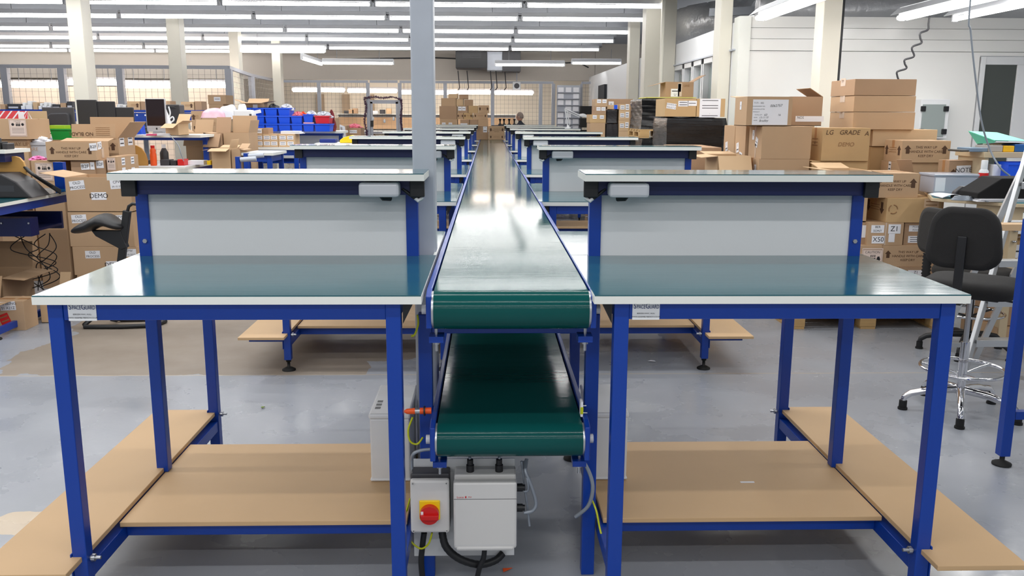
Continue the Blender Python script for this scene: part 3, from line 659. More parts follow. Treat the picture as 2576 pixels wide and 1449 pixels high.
def mark(t, mk, w, d, h):
    kind, face = mk[0], mk[1]
    T = lambda x, y, z=0: Matrix.Translation((x, y, z))
    if kind == 'twu':      # THIS WAY UP print with two arrows
        M, L = fpos(face, .5, mk[2] if len(mk) > 2 else .5, w, d, h); ink = BROWNINK
        sc = mk[3] if len(mk) > 3 else 1.0; a = MB(); ah = min(h * .38, L * .2) * sc
        
        for q_ in (-.38, .38): a = MB(); arrow(a, M, L * q_, .1 * h * sc, ah, ink); a.build('printed_arrow', t, recalc=False)
        sz = min(L * .072, h * .17) * sc
        for i, s_ in enumerate(('THIS WAY UP', 'HANDLE WITH CARE', 'KEEP DRY')): text_obj(s_, sz, ink, 'printed_lettering', t, M @ T(0, sz * 1.2 * (1 - i)))
    elif kind == 'arr':
        M, L = fpos(face, 0, .55, w, d, h)
        for u in mk[2]: a = MB(); arrow(a, M, L * u, 0, mk[3] * h, BROWNINK, len(mk) > 4); a.build('printed_arrow', t, recalc=False)
        for u in mk[2][:1]:
            b = MB(); M2, _ = fpos(face, .5, .55, w, d, h)
            for k in range(3): b.box(-L * .2, L * .2, -.004 * 0 + (k - 1) * h * .1, (k - 1) * h * .1 + h * .025, 0, .0004, FADEDINK, M2)
            b.build('printed_lines', t)
    elif kind == 'lab':    # paper label: face, u, v, width m, height m, lines, tilt
        _, _, u, v, lw, lh, lines = mk[:7]; tilt = R(mk[7]) if len(mk) > 7 else 0; pm = mk[8] if len(mk) > 8 else PAPER
        M, L = fpos(face, u, v, w, d, h); M = M @ Matrix.Rotation(tilt, 4, 'Z')
        p = flat(M, lw / 2, lh / 2, pm, 'paper_label', t)
        n = len(lines)
        for i, s_ in enumerate(lines):
            if s_ == '-':
                flat(M @ T(0, lh * (.5 - (i + .7) / (n + .4)), .0008), lw * .38, lh * .06 / max(1, n * .5), FADEDINK if pm is not PAPER else DGREY, 'printed_line', p, .0003)
            elif s_:
                sz = min(lh * .85 / n, lw * 1.75 / max(3, len(s_))); text_obj(s_, sz, INK, 'lettering', p, M @ T(0, lh * (.5 - (i + .5) / n), .0012))
    elif kind == 'caution':
        _, _, u, v, lw, lh = mk[:6]; M, L = fpos(face, u, v, w, d, h)
        p = flat(M, lw / 2, lh / 2, mat('pinkish_paper', (222, 202, 190), .8), 'caution_label', t); q = MB()
        e = .0009
        for x0, x1, y0, y1 in ((-.46, .46, .455, .47), (-.46, .46, -.47, -.455), (-.465, -.455, -.47, .47), (.455, .465, -.47, .47)): q.box(x0 * lw, x1 * lw, y0 * lh, y1 * lh, e, e + .0003, FADEDINK, M)
        for y in (-.02, -.12, -.2, -.3): q.box(-.36 * lw, .36 * lw, y * lh, (y + .018) * lh, e, e + .0003, DGREY, M)
        for x in (-.28, .3): q.add([(lw * (x + .09 * math.cos(k)), lh * (.2 + .09 * math.sin(k)), e) for k in (0, 1.1, 2.2, 3.1, 4.2, 5.2)], [tuple(range(6))], INK, M=M)
        for x in (-.06, .03, .12): q.box(lw * (x - .035), lw * (x + .035), lh * .1, lh * .24, e, e + .0003, INK, M); q.box(lw * (x - .02), lw * (x + .02), lh * .26, lh * .32, e, e + .0003, INK, M)
        q.build('printed_symbols', p)
        text_obj('CAUTION', lh * .09, INK, 'lettering', p, M @ T(0, .39 * lh, e))
    elif kind == 'txt':
        _, _, u, v, sz, s_, m_ = mk[:7]; M, L = fpos(face, u, v, w, d, h, .0026)
        text_obj(s_, sz, m_, 'lettering', t, M @ Matrix.Rotation(R(mk[7]) if len(mk) > 7 else 0, 4, 'Z'), shear=mk[8] if len(mk) > 8 else 0)
    elif kind == 'tape':
        _, _, u, v, tw, th = mk[:6]; M, L = fpos(face, u, v, w, d, h); flat(M, tw / 2, th / 2, CTAPE, 'clear_tape', t)
    elif kind == 'sym':    # recycling style ring of arrows
        M, L = fpos(face, mk[2], mk[3], w, d, h); q = MB(); s_ = mk[4]
        for k in range(3):
            a0 = k * 2.094
            pts = [M @ Vector((s_ * math.cos(a0 + j * .25), s_ * math.sin(a0 + j * .25), 0)) for j in range(7)]; q.tube(pts, s_ * .12, FADEDINK, 4)
        q.build('printed_symbol', t)
def px(label, pl, pr, pt, Y, d, z0, ref=None, **k):
    """carton whose front face spans the given picture columns at the distance Y and whose top reaches the row pt; returns its top height"""
    yb = ref or pt + 20
    A = at(pl, yb, Y); B = at(pr, pt, Y); z1 = at((pl + pr) / 2, pt, Y).z
    xs = at(pl, pt + 10, Y).x, at(pr, pt + 10, Y).x
    carton(label, xs[0], xs[1], Y, Y + d, z0, z1, **k); return z1
def pallet(label, x0, x1, y0, y1, z=0.0, h=.13):
    t = thing('wooden_pallet', label, 'pallet', ((x0 + x1) / 2, (y0 + y1) / 2, z)); a, b = (x1 - x0) / 2, (y1 - y0) / 2
    for k in range(5): c = -b + .05 + k * (2 * b - .1) / 4; MB().box(-a, a, c - .05, c + .05, h - .02, h, WOOD).build('deck_board', t)
    for x in (-a + .07, 0, a - .07):
        MB().box(x - .06, x + .06, -b, b, 0, .018, WOOD).build('skid_board', t); MB().box(x - .06, x + .06, -b, b, h - .04, h - .0205, WOOD).build('stringer_board', t)
        for y in (-b + .05, 0, b - .05): MB().box(x - .065, x + .065, y - .05, y + .05, .0185, h - .0405, WOOD).build('block', t, bev=.003)
    return t
def wrapped(label, x0, x1, y0, y1, z0, z1, m=WRAP, top=0.0, seed=1):
    rnd = random.Random(seed); a, b, h = (x1 - x0) / 2, (y1 - y0) / 2, z1 - z0; n = 10; mb = MB()
    def side(u, v):
        per = (u % 1.0) * 4; s_ = int(per) % 4; q = per - int(per); e = .05
        c = [(-a, -b), (a, -b), (a, b), (-a, b)]; p, r = c[s_], c[(s_ + 1) % 4]
        x, y = p[0] + (r[0] - p[0]) * q, p[1] + (r[1] - p[1]) * q
        k = 1 - .05 * math.sin(math.pi * v) - .03 * (v > .97)
        wob = .012 * math.sin(23 * v + 9 * u * 6.283 + seed) + .008 * math.sin(51 * v + seed * 3)
        return (x * (k + wob * .6), y * (k + wob * .6), h * v + top * (y / b if b else 0) * v)
    NU, NV = 48, 22
    mb.grid(side, NU, NV, m)
    mb.grid(lambda u, v: ((u * 2 - 1) * a * .985, (v * 2 - 1) * b * .985, h + top * (v * 2 - 1) + .012 * math.sin(9 * u + seed) * math.sin(7 * v)), 12, 12, m)
    t = thing('wrapped_pallet_load', label, 'wrapped load', ((x0 + x1) / 2, (y0 + y1) / 2, z0)); mb.build('stretch_wrap', t); return t
# ------------------------------------------------------------------ right-hand stacks
pallet('wooden pallet under the cartons right of the nearest right workbench', 2.42, 3.72, 6.78, 7.42)
pallet('wooden pallet under the rear cartons by the cream column', 2.40, 3.95, 7.52, 8.55)
G1 = 'cartons on the pallets by the white room'
z = .13
for i, (pl, pr_) in enumerate(((2192, 2262), (2263, 2345))):
    px('carton with white labels, %s of two at the foot of the front right stack' % ('left', 'right')[i], pl, pr_, 672, 6.85, .5, z, tone=2, marks=[('lab', 'f', .5, .83, .13, .075, (['FULL', '-'] , ['Z1', '-'])[i])], group=G1)
z = at(2230, 672, 6.85).z
carton('carton hidden low behind the bench with a caution label on its front', 2.62, at(2218, 640, 6.85).x, 6.85, 7.35, .13, at(2200, 617, 6.85).z, tone=0, marks=[('caution', 'f', .86, .68, .17, .3)], group=G1)
z2 = px('brown carton printed this way up, behind the black chair back in the front right stack', 2219, 2352, 617, 6.86, .5, z, marks=[('twu', 'f', .5, .9)], group=G1)
z3 = px('carton with white labels Z1 and X50, in the front right stack', 2184, 2274, 560, 6.86, .45, z2, tone=0, marks=[('lab', 'f', .27, .72, .105, .062, ['BER', 'SONY']), ('lab', 'f', .74, .72, .1, .075, ['Z1']), ('lab', 'f', .31, .25, .105, .062, ['X50']), ('lab', 'f', .68, .33, .05, .07, ['']), ('tape', 'f', .5, .5, .01, .18)], group=G1)
px('carton with two small labels right of the Z1 X50 carton', 2276, 2345, 560, 6.88, .45, z2, tone=2, marks=[('lab', 'f', .45, .74, .13, .05, ['PCOL A', 'FOODS']), ('lab', 'f', .45, .25, .13, .055, ['-', '-', '-'])], group=G1)
px('carton edge showing just left of the Z1 X50 carton', 2160, 2182, 560, 6.9, .45, z2, tone=2, marks=[('lab', 'f', .7, .6, .04, .1, [''])], group=G1)
z4 = px('carton with a printed recycling ring and small arrows, on top of the Z1 X50 carton', 2232, 2368, 499, 6.86, .42, z3, tone=3, marks=[('arr', 'l', (.2, .8), .5, True), ('sym', 'f', .12, .55, .035), ('lab', 'f', .82, .8, .12, .07, ['-', '-'], 0, mat('pale_brown_label', (214, 184, 152), .8))], group=G1)
px('carton printed this way up whose left half hides behind the nearest right bench', 2196, 2313, 436, 6.9, .42, z4, tone=0, marks=[('twu', 'f', .5, 1.0)], group=G1)
# rear layer
zb = px('carton under the box marked grade A, beside the cream column', 2042, 2183, 405, 7.62, .35, .13, tone=3, group=G1, ref=420)
px('worn carton with handwritten letters grade A demo', 2070, 2190, 322, 7.6, .33, zb, tone=3, marks=[('txt', 'f', .14, .86, .055, 'LG', BROWNINK, 0, .2), ('txt', 'f', .56, .86, .055, 'GRADE', BROWNINK, 0, .2), ('txt', 'f', .92, .83, .055, 'A', BROWNINK, 0, .2), ('txt', 'f', .5, .5, .05, 'DEMO', FADEDINK, 0, .2), ('arr', 'l', (.5,), .1)], group=G1, ref=400)
zc = px('tall brown carton below the plain box at the left of the rear stack', 1909, 2036, 400, 7.6, .4, .13, tone=0, marks=[('lab', 'l', .2, .9, .06, .075, ['L7']), ('lab', 'l', .75, .93, .06, .06, ['E'])], group=G1, ref=425)
zd = px('large plain brown carton with two small labels on its left side', 1918, 2043, 318, 7.6, .38, zc, tone=0, marks=[('lab', 'l', .35, .72, .06, .085, ['R']), ('lab', 'l', .62, .5, .07, .085, ['7', '-', '-'], -18), ('tape', 'l', .55, .2, .03, .14)], group=G1, ref=390)
for i, (Y, d, lb) in enumerate(((8.02, .34, 'nearer'), (8.38, .38, 'farther'))):
    carton('brown carton %s of the two standing left of the large plain carton' % lb, 2.35, 2.98, Y, Y + d, .13, at(1860, 316, Y).z, tone=0, marks=[('lab', 'l', .3, .86, .08, .09, ['E', '-'], 10), ('lab', 'l', .62, .8, .09, .1, ['-', '-', '-'], -8), ('tape', 'l', .7, .72, .04, .2)], group=G1, tape='')
carton('open carton with bent flaps and labels at the left foot of the rear stack', 2.02, 2.31, 7.7, 8.15, 0, at(1815, 392, 7.75).z, tone=1, op=(150, 86, 95, None), marks=[('lab', 'f', .25, .95, .06, .06, ['']), ('lab', 'f', .7, .93, .06, .06, ['-'])], group=G1)
px('carton with a large white consignment sheet, on top of the rear stack', 1880, 1994, 243, 7.62, .37, zd + .002, tone=0, ref=318, op=(None, 86, None, None), marks=[('lab', 'f', .52, .47, .31, .215, [''],), ('txt', 'f', .26, .78, .019, 'T171 - 002', INK), ('txt', 'f', .26, .67, .012, 'CONSIGNMENT NO:', INK), ('txt', 'f', .64, .69, .03, '0062757', INK, 2, .25), ('txt', 'f', .26, .57, .012, 'LOCATION LETTER', INK), ('txt', 'f', .21, .48, .012, 'PRODUCT', INK), ('txt', 'f', .26, .38, .012, 'TOTAL QTY', INK), ('txt', 'f', .42, .38, .026, '63', INK, 0, .2), ('txt', 'f', .72, .38, .024, '16', INK, 0, .2), ('txt', 'f', .2, .29, .012, 'DATE', INK), ('txt', 'f', .38, .29, .022, '13-11-15', INK, 2, .3), ('txt', 'f', .2, .19, .012, 'NAME', INK), ('txt', 'f', .38, .18, .026, 'Bradley', INK, 2, .3), ('lab', 'l', .5, .7, .05, .07, ['m'])], group=G1)
px('brown carton with one flap raised and a low white strip, behind the consignment carton', 1990, 2070, 243, 8.03, .36, at(1860, 316, 8.02).z, tone=2, ref=318, op=(None, 100, None, -58), marks=[('lab', 'f', .62, .24, .26, .05, ['']), ('txt', 'f', .33, .28, .03, 'NOS', INK)], group=G1)
ze = px('long plain carton right of the handwritten carton', 2196, 2358, 326, 7.96, .45, at(2270, 368, 7.96).z, tone=1, ref=368, group=G1)
px('plain carton below the long plain carton in the rear stack', 2190, 2330, 369, 7.98, .45, .13, tone=3, ref=410, group=G1)
for i, (a_, b_2) in enumerate(((282, 326), (241, 281), (199, 240))):
    px('wide flat taped carton, %s of three stacked by the cream column' % ('lowest', 'middle one', 'topmost')[i], 2147 + 2 * i, 2302 + 2 * i, a_, 7.93, .55, ze if i == 0 else at(2200, b_2, 7.93).z, tone=(0, 0, 2)[i], ref=b_2, tape='', marks=[('tape', 'l', .52, .86, .11, .07), ('tape', 't', .06, .5, .1, .05)], group='flat cartons in a stack of three')
zf = px('carton under the this way up box, with a striped strip on its left', 2262, 2384, 409, 7.56, .36, .0, tone=0, ref=450, marks=[('twu', 'f', .55, .965, .25), ('lab', 'l', .5, .965, .05, .09, ['-', '-'])], group=G1)
px('carton printed this way up on top of the right stack, next to the desk', 2270, 2392, 354, 7.54, .34, zf, tone=0, ref=408, marks=[('twu', 'f', .5), ('arr', 'l', (.15, .85), .45)], group=G1)
f = MB(); a = at(2262, 402, 7.2); b = at(2300, 402, 7.2)
f.add([(a.x, 7.25, a.z), (b.x, 7.25, a.z), (b.x + .06, 7.3, a.z - .14), (a.x + .08, 7.3, a.z - .14)], [(0, 1, 2, 3)], CARD[2])
tag(f.build('cardboard_flap', thick=.004), 'loose brown cardboard flap leaning before the right cartons', 'cardboard')
px('flat opened carton with loose flaps behind the right bench shelf', 2105, 2188, 430, 6.92, .4, z3, tone=1, op=(100, 80, 85, 100), group=G1)
carton('low wide carton with closed flaps behind the second right workbench', at(1712, 380, 8.6).x, at(1815, 380, 8.6).x, 8.6, 9.45, 0, at(1760, 371, 8.6).z, tone=2, group=G1)
# wrapped loads
x0, x1 = at(1676, 330, 9.62).x, at(1828, 330, 9.62).x
z1 = at(1750, 297, 9.62).z
wrapped('big black stretch-wrapped pallet load carrying two large cartons', x0, x1, 9.62, 10.44, 0, z1, WRAP, 0, 3)
xm = at(1752, 270, 9.66).x
for i, (a, b, lb) in enumerate(((at(1673, 270, 9.66).x, xm - .003, 'large ochre carton with three small labels, left one on the big black wrapped load'), (xm + .003, at(1824, 270, 9.66).x, 'large ochre carton with a torn white sheet, right one on the big black wrapped load'))):
    carton(lb, a, b, 9.66, 10.2, z1 + .014, at(1750, 248, 9.66).z, tone=3, tape='', marks=([('lab', 'f', .2, .58, .105, .06, ['GOODS IN', 'FAULT 2'], -8), ('lab', 'f', .58, .72, .11, .06, ['-', '-']), ('lab', 'f', .87, .74, .1, .055, ['-'])], [('lab', 'f', .47, .48, .23, .2, ['-', '', '-', '-', '', '- ', '-'])])[i], group='large cartons on the wrapped load')
x0, x1 = at(1612, 300, 11.2).x, at(1612, 300, 11.2).x + .72
zp = at(1605, 347, 11.2).z; zt = at(1605, 325, 11.2).z
wrapped('black stretch-wrapped load on the floor under the upper pallet', x0 + .02, x1, 11.2, 12.1, 0, zp - .014, WRAP, 0, 5)
pallet('wooden pallet lying on top of a wrapped load behind the big black load', x0 - .02, x1 + .02, 11.18, 12.12, zp, zt - zp)
wrapped('black stretch-wrapped load standing on the upper pallet', x0, x1, 11.2, 12.1, zt, at(1640, 249, 11.2).z, WRAP, 0, 9)
zu = at(1640, 249, 11.2).z + .014
tag(MB().box(x0 + .08, x1, 11.3, 11.9, zu, zu + .012, mat('yellow_sheet', (222, 214, 120), .7)).build('yellow_board'), 'thin yellow board lying on the upper black wrapped load', 'board')
px('open carton with flaps out and white tape, topmost above the black wrapped loads', 1674, 1745, 206, 11.5, .35, zu + .0125, tone=2, ref=240, op=(None, None, 105, 60), marks=[('lab', 'f', .35, .3, .11, .1, ['-', 'U']), ('tape', 'f', .52, .5, .05, .17), ('lab', 'f', .5, .62, .04, .1, ['']), ('txt', 'f', .75, .75, .04, 'ONE', FADEDINK)], group=G1)
Y = 13.05; xa, xb = at(1557, 300, Y).x, at(1584, 300, Y).x
zz = 0; TOPS = (330, 302, 278, 262)
for i, p in enumerate(TOPS):
    z1 = at(1570, p, Y).z
    carton('small white-labelled carton, %s in the column left of the wraps' % ('lowest', 'second from the bottom', 'third from the bottom', 'topmost')[i], xa, xb, Y, Y + .4, zz, z1, tone=1, tape='', marks=[('lab', 'f', .3, .5, .06, .06, ['-', '-']), ('lab', 'f', .75, .55, .05, .08, ['-', '-']), ('lab', 'l', .4, .5, .1, .07, ['-'])], group='labelled cartons in a column'); zz = z1
xa2, xb2 = at(1526, 300, Y).x, at(1555, 300, Y).x
wrapped('grey wrapped load, lower of two beside the labelled column', xa2, xb2, Y, Y + .4, 0, at(1540, 312, Y).z, WRAP2, 0, 11)
wrapped('grey wrapped load, upper of two beside the labelled column', xa2 + .005, xb2 - .01, Y + .02, Y + .38, at(1540, 312, Y).z + .012, at(1540, 277, Y).z, WRAP2, 0, 12)
px('pale carton with a blue patch on top of the grey wrapped load', 1527, 1556, 264, Y + .03, .3, at(1540, 277, Y).z + .014, tone=1, marks=[('lab', 'f', .75, .5, .05, .06, [''], 0, LBLUE)], group=G1)
zz = 0
for i, (pl, pr_, p, tn) in enumerate(((1485, 1524, 309, 0), (1484, 1525, 288, 3), (1497, 1525, 268, 2), (1497, 1528, 249, 0))):
    z1 = at(1505, p, Y).z
    carton('brown carton, %s in the far right column' % ('lowest', 'second from the bottom', 'third from the bottom', 'topmost')[i], at(pl, 300, Y).x, at(pr_, 300, Y).x - .006, Y, Y + .45, zz, z1, tone=tn, marks=[('lab', 'f', .3, .7, .06, .05, ['-']), ('lab', 'f', .75, .7, .06, .05, ['-'])], group='cartons in the far right column'); zz = z1
px('carton printed with arrows lying behind the far right columns', 1530, 1592, 249, 13.52, .4, 0, tone=2, marks=[('arr', 'f', (.2, .9), .08), ('lab', 'f', .12, .96, .08, .08, ['+'])], group=G1)
# ------------------------------------------------------------------ centre back stack of cartons
Y = 22.4; G2 = 'cartons piled at the far end'
for i, (pl, pr_, pt, pb, tn, lb) in enumerate((
    (1106, 1151, 299, 0, 0, 'low carton with two white labels at the left foot of the far pile'), (1157, 1181, 301, 0, 2, 'small carton with torn labels at the foot of the far pile'), (1181, 1203, 301, 0, 2, 'plain small carton at the foot of the far pile'), (1203, 1228, 300, 0, 0, 'carton with white tabs at the right foot of the far pile'),
    (1105, 1150, 267, 299, 2, 'large dented carton at the left of the far pile'), (1150, 1166, 284, 300, 0, 'narrow carton with arrow in the middle of the far pile'), (1166, 1189, 284, 300, 3, 'carton with a white tab and arrows in the middle of the far pile'), (1190, 1227, 284, 300, 0, 'wide carton with two arrows in the right of the far pile'),
    (1151, 1178, 266, 284, 2, 'carton with four white labels in the third tier of the far pile'), (1178, 1203, 266, 284, 3, 'ochre carton in the third tier of the far pile'), (1203, 1231, 265, 284, 0, 'carton with arrows at the right of the third tier of the far pile'),
    (1110, 1148, 247, 267, 0, 'plain carton upper left in the far pile'), (1148, 1166, 249, 266, 1, 'pale upright carton in the upper far pile'), (1167, 1190, 251, 266, 2, 'brown carton upper right in the far pile'), (1155, 1178, 237, 249, 2, 'brown carton topmost right in the far pile'), (1128, 1152, 236, 247, 1, 'carton with grey stuff topmost left in the far pile'))):
    z0 = 0 if pb == 0 else at((pl + pr_) / 2, pb, Y).z
    mk = [('lab', 'f', .22, .92 if pb == 0 else .6, .09, .07 if pb == 0 else .1, ['-']), ('lab', 'f', .6, .92 if pb == 0 else .6, .09, .07 if pb == 0 else .1, ['-'])] if i in (0, 1, 8) else ([('arr', 'f', (.15, .85), .05 if pb == 0 else .4)] if i in (3, 5, 6, 7, 10) else [])
    carton(lb, at(pl + .5, 300, Y).x, at(pr_ - .5, 300, Y).x, Y, Y + .5, z0, at((pl + pr_) / 2, pt, Y).z, tone=tn, marks=mk, group=G2, tape='')
Y = 20.3; zb = 1.1375
carton('brown carton with a white note, left one at the conveyor end', at(1200, 330, Y).x, at(1229, 330, Y).x, Y, Y + .4, zb, at(1215, 317, Y).z, tone=2, marks=[('lab', 'f', .7, .75, .09, .13, ['*', '-'])], group='cartons at the end of the belt')
zc = at(1245, 338.5, Y - .1).z
carton('carton with arrows on the end of the conveyor belt, lower one on the right', at(1230, 330, Y - .1).x, at(1268, 330, Y - .1).x, Y - .1, Y + .3, zb, zc, tone=0, marks=[('arr', 'f', (.12, .88), .5)], group='cartons at the end of the belt')
carton('carton with arrows on the end of the conveyor belt, upper one on the right', at(1230, 330, Y - .08).x, at(1269, 330, Y - .08).x, Y - .08, Y + .3, zc, at(1248, 317.5, Y).z, tone=0, marks=[('twu', 'f')], group='cartons at the end of the belt')
# ------------------------------------------------------------------ tables on the left and right
def desk(name, label, x0, x1, y0, y1, z, top=LINO, edge=WHITE_EDGE, leg=BLUE, shelf=None, board=False, low=None, cat='workbench', inset=.03):
    t = thing(name, label, cat, ((x0 + x1) / 2, (y0 + y1) / 2, 0)); a, b = (x1 - x0) / 2, (y1 - y0) / 2
    MB().box(-a, a, -b, b, z - .03, z - .004, edge).box(-a + .001, a - .001, -b + .001, b - .001, z - .004, z, top).build('worktop', t)
    for x in (-a + inset, a - .05 - inset):
        for y in (-b + inset, b - .05 - inset):
            lg = MB().box(x, x + .05, y, y + .05, .05, z - .031, leg).build('leg', t, bev=.003)
            MB().lathe([(.045, 0), (.045, .01), (.012, .025), (.012, .051)], RUBBER, (x + .025, y + .025, 0), 14).build('levelling_foot', lg)
    for y in (-b + .04, b - .07): MB().box(-a + .081, a - .081, y, y + .03, z - .1, z - .031, leg).build('rail', t)
    for x in (-a + .04, a - .07): MB().box(x, x + .03, -b + .081, b - .081, z - .1, z - .031, leg).build('side_rail', t); 
    if low:
        for x in (-a + .04, a - .07): MB().box(x, x + .03, -b + .081, b - .081, low, low + .05, leg).build('lower_rail', t)
    if shelf:
        zs, q0, q1 = shelf[:3]
        for x in (-a + .06, a - .11): MB().box(x, x + .05, b - .16, b - .11, z + .001, zs - .07, leg).build('upright', t)
        MB().box(-a + .05, a - .05, b - .2, b - .1, zs - .07, zs - .03, leg).build('shelf_beam', t)
        MB().box(-a, a, q0, q1, zs - .03, zs, edge).build('raised_shelf', t)
        if board: MB().box(-a + .111, a - .111, b - .15, b - .13, z + .001, zs - .071, PANEL).build('back_board', t)
    return t
# far left desk with a raised shelf and tan end panel
d1 = desk('workbench', 'blue-framed bench with green top at the far left edge, loaded with black cables', -5.3, -3.68, 6.45, 8.05, 1.02, low=.03)
d1m = MB()
d1m.box(-.72, .73, .1, .5, .72, .74, NAVY)
d1m.box(-.72, .73, -.03, .1, .69, .84, NAVY).box(-.72, .73, .5, .53, .69, .84, NAVY); d1m.build('lower_drawer_rail', d1)
for i in range(7): MB().cyl((-.6 + i * .22, -.031, .80), (-.6 + i * .22, -.038, .80), .008, ZINC, 6).build('bolt', d1)
A = at(153, 406, 8.1); B = at(177, 406, 8.1)
MB().box(A.x + 4.49, B.x + 4.49, .70, .76, 1.02, A.z, BLUE).build('rear_upright', d1)
S0 = at(28, 376, 7.3)
MB().box(-.9, S0.x + 4.49, -.05, .35, S0.z - .03, S0.z, WHITE_EDGE).build('raised_shelf', d1); MB().box(-.9, S0.x + 4.46, .0, .3, S0.z - .1, S0.z - .031, NAVY).build('shelf_beam', d1)
def curved_end(t, pts, y0, y1):
    MB().prism(pts, y0, y1, PLY, axis='y').build('curved_end_panel', t, bev=.004)
def cpts(pl, Y, ox):
    return [(at(p, q, Y).x - ox, at(p, q, Y).z) for p, q in pl]
curved_end(d1, cpts([(-40, 441), (70, 448), (66, 425), (60, 407), (50, 396), (40, 393), (-40, 393)], 7.36, -4.49), .10, .125)
TA = desk('workbench', 'cluttered workbench with the silver computer, left of the second left workbench', -4.75, -3.22, 9.42, 10.55, 1.135, top=PANEL, shelf=(1.455, -.0, .6))
curved_end(TA, cpts([(250, 420), (372, 424), (371, 405), (366, 388), (356, 373), (343, 366), (335, 365), (250, 365)], 9.6, -3.985), -.385, -.36)
TB = desk('workbench', 'white-topped bench carrying cartons with rows of white labels', -3.24, -2.33, 10.95, 11.6, 1.285, top=PANEL)
TD = desk('workbench', 'white-boarded bench whose top shelf carries the blue crates', -3.65, -2.0, 11.85, 12.7, 1.14, top=PANEL, shelf=(1.465, -.2, .42), board=True)
TE = desk('side_table', 'small white-topped table with blue frame behind the second left workbench', at(603, 376, 9.7).x, at(684, 376, 9.7).x, 9.75, 10.4, 1.27, top=PANEL, cat='table')
# right desk of chamfered shape with a shelf above
rd = thing('desk', 'pale wooden desk with turquoise top at the right, behind the black chair', 'desk', (4.5, 6.9, 0))
outl = [(-.72, .6), (-1.1, -.29), (-.70, -.75), (.9, -.95), (2.0, -.95), (2.0, .6)]
TURQ = mat('turquoise_laminate', (72, 134, 146), .35); OAK = mat('pale_wood_edge', (206, 186, 152), .5)
MB().prism(outl, 1.052, 1.077, OAK).build('desk_edge', rd, bev=.003)
MB().prism([(x * .985, y * .985) for x, y in outl], 1.0775, 1.081, TURQ).build('desk_top', rd)
m_ = MB().prism([(-.86, -.50), (-.69, -.68), (.9, -.87), (.9, -.84), (-.67, -.65), (-.83, -.47)], .92, 1.0515, OAK).build('apron', rd)
for x, y in ((-.64, .5), (-.62, -.58), (1.9, -.8), (1.9, .5)): MB().box(x - .03, x + .03, y - .03, y + .03, 0, 1.0515, OAK).build('leg', rd)
for z_ in (.86, .78): MB().lathe([(.001, 0), (.016, .002), (.018, .012), (.001, .016)], ZINC, (-.62, -.625, z_), 10).build('corner_bolt', rd)
MB().box(-.5, 2.0, .1, .55, 1.365, 1.41, OAK).build('raised_shelf', rd, bev=.003)
for x in (-.48, 1.9): MB().box(x, x + .03, .12, .53, 1.0815, 1.3645, OAK).build('shelf_end', rd)
# bench leg at the right edge
rb = desk('workbench', 'blue-framed bench mostly outside the right edge, in front of the black chair', 2.512, 3.9, 2.7, 4.02, 1.25, inset=0.0)
MB().box(-.64, .64, .615, .65, .24, .28, BLUE).build('rear_lower_rail', rb)
# ------------------------------------------------------------------ stack marked OLD PROCESS
zz = 0; Y = 7.42
for i, p in enumerate((692, 620, 533, 446)):
    z1 = at(260, p, Y).z; sh = (.03, .012, 0, .004)[i]
    mk = [[], [('lab', 'f', .31, .72, .125, .065, ['OLD', 'PROCESS'], 1), ('lab', 'f', .88, .78, .12, .065, ['CPW', '29-10-2015'], 1), ('lab', 'f', .62, .36, .12, .065, ['DEMO'], 2)], [('lab', 'f', .17, .80, .125, .07, ['OLD', 'PROCESS'], 3), ('lab', 'f', .80, .79, .125, .07, ['CPW', '29-10-2015'], 4)], [('lab', 'f', .18, .77, .125, .075, ['OLD', 'PROCESS'], 6), ('lab', 'f', .80, .80, .12, .075, ['CPW', '29-10-2015'], 4), ('lab', 'f', .5, .46, .125, .065, ['DEMO'], 1)]][i]
    carton('carton with printed white labels, %s of the old process stack' % ('lowest', 'second from the bottom', 'third from the bottom', 'topmost')[i], -3.545 + sh, -3.005 + sh, Y, Y + .42, zz, z1, tone=0, marks=mk, group='cartons of the old process stack', op=(None, 96, 80, 100) if i == 3 else None); zz = z1
# open cartons under the far left bench
carton('open carton with wide flaps under the far left bench', -4.4, -4.03, 7.2, 7.7, 0.0, .34, tone=0, op=(150, 10, 20, 95), marks=[('arr', 'f', (.8,), .4)])
carton('open carton with a tall raised flap under the far left bench', -5.05, -4.5, 7.35, 7.85, 0, .42, tone=2, op=(100, 5, 60, 10))
carton('low open carton at the front under the far left bench', -4.5, -3.95, 6.6, 7.0, .0, .2, tone=0, op=(160, 20, 150, 80))
carton('small carton with red print and a white label beside the far left bench foot', -3.90, -3.66, 6.80, 7.0, 0, .235, tone=0, marks=[('lab', 'f', .5, .84, .12, .07, ['SAMSUNG', 'S1 A21Z'], 3), ('lab', 'f', .35, .4, .08, .08, ['-', '-'], 20, RED)])
carton('flat carton with curled flap behind the small labelled carton at left', -3.66, -3.57, 7.05, 7.38, 0, .2, tone=1, op=(None, 20, None, None))
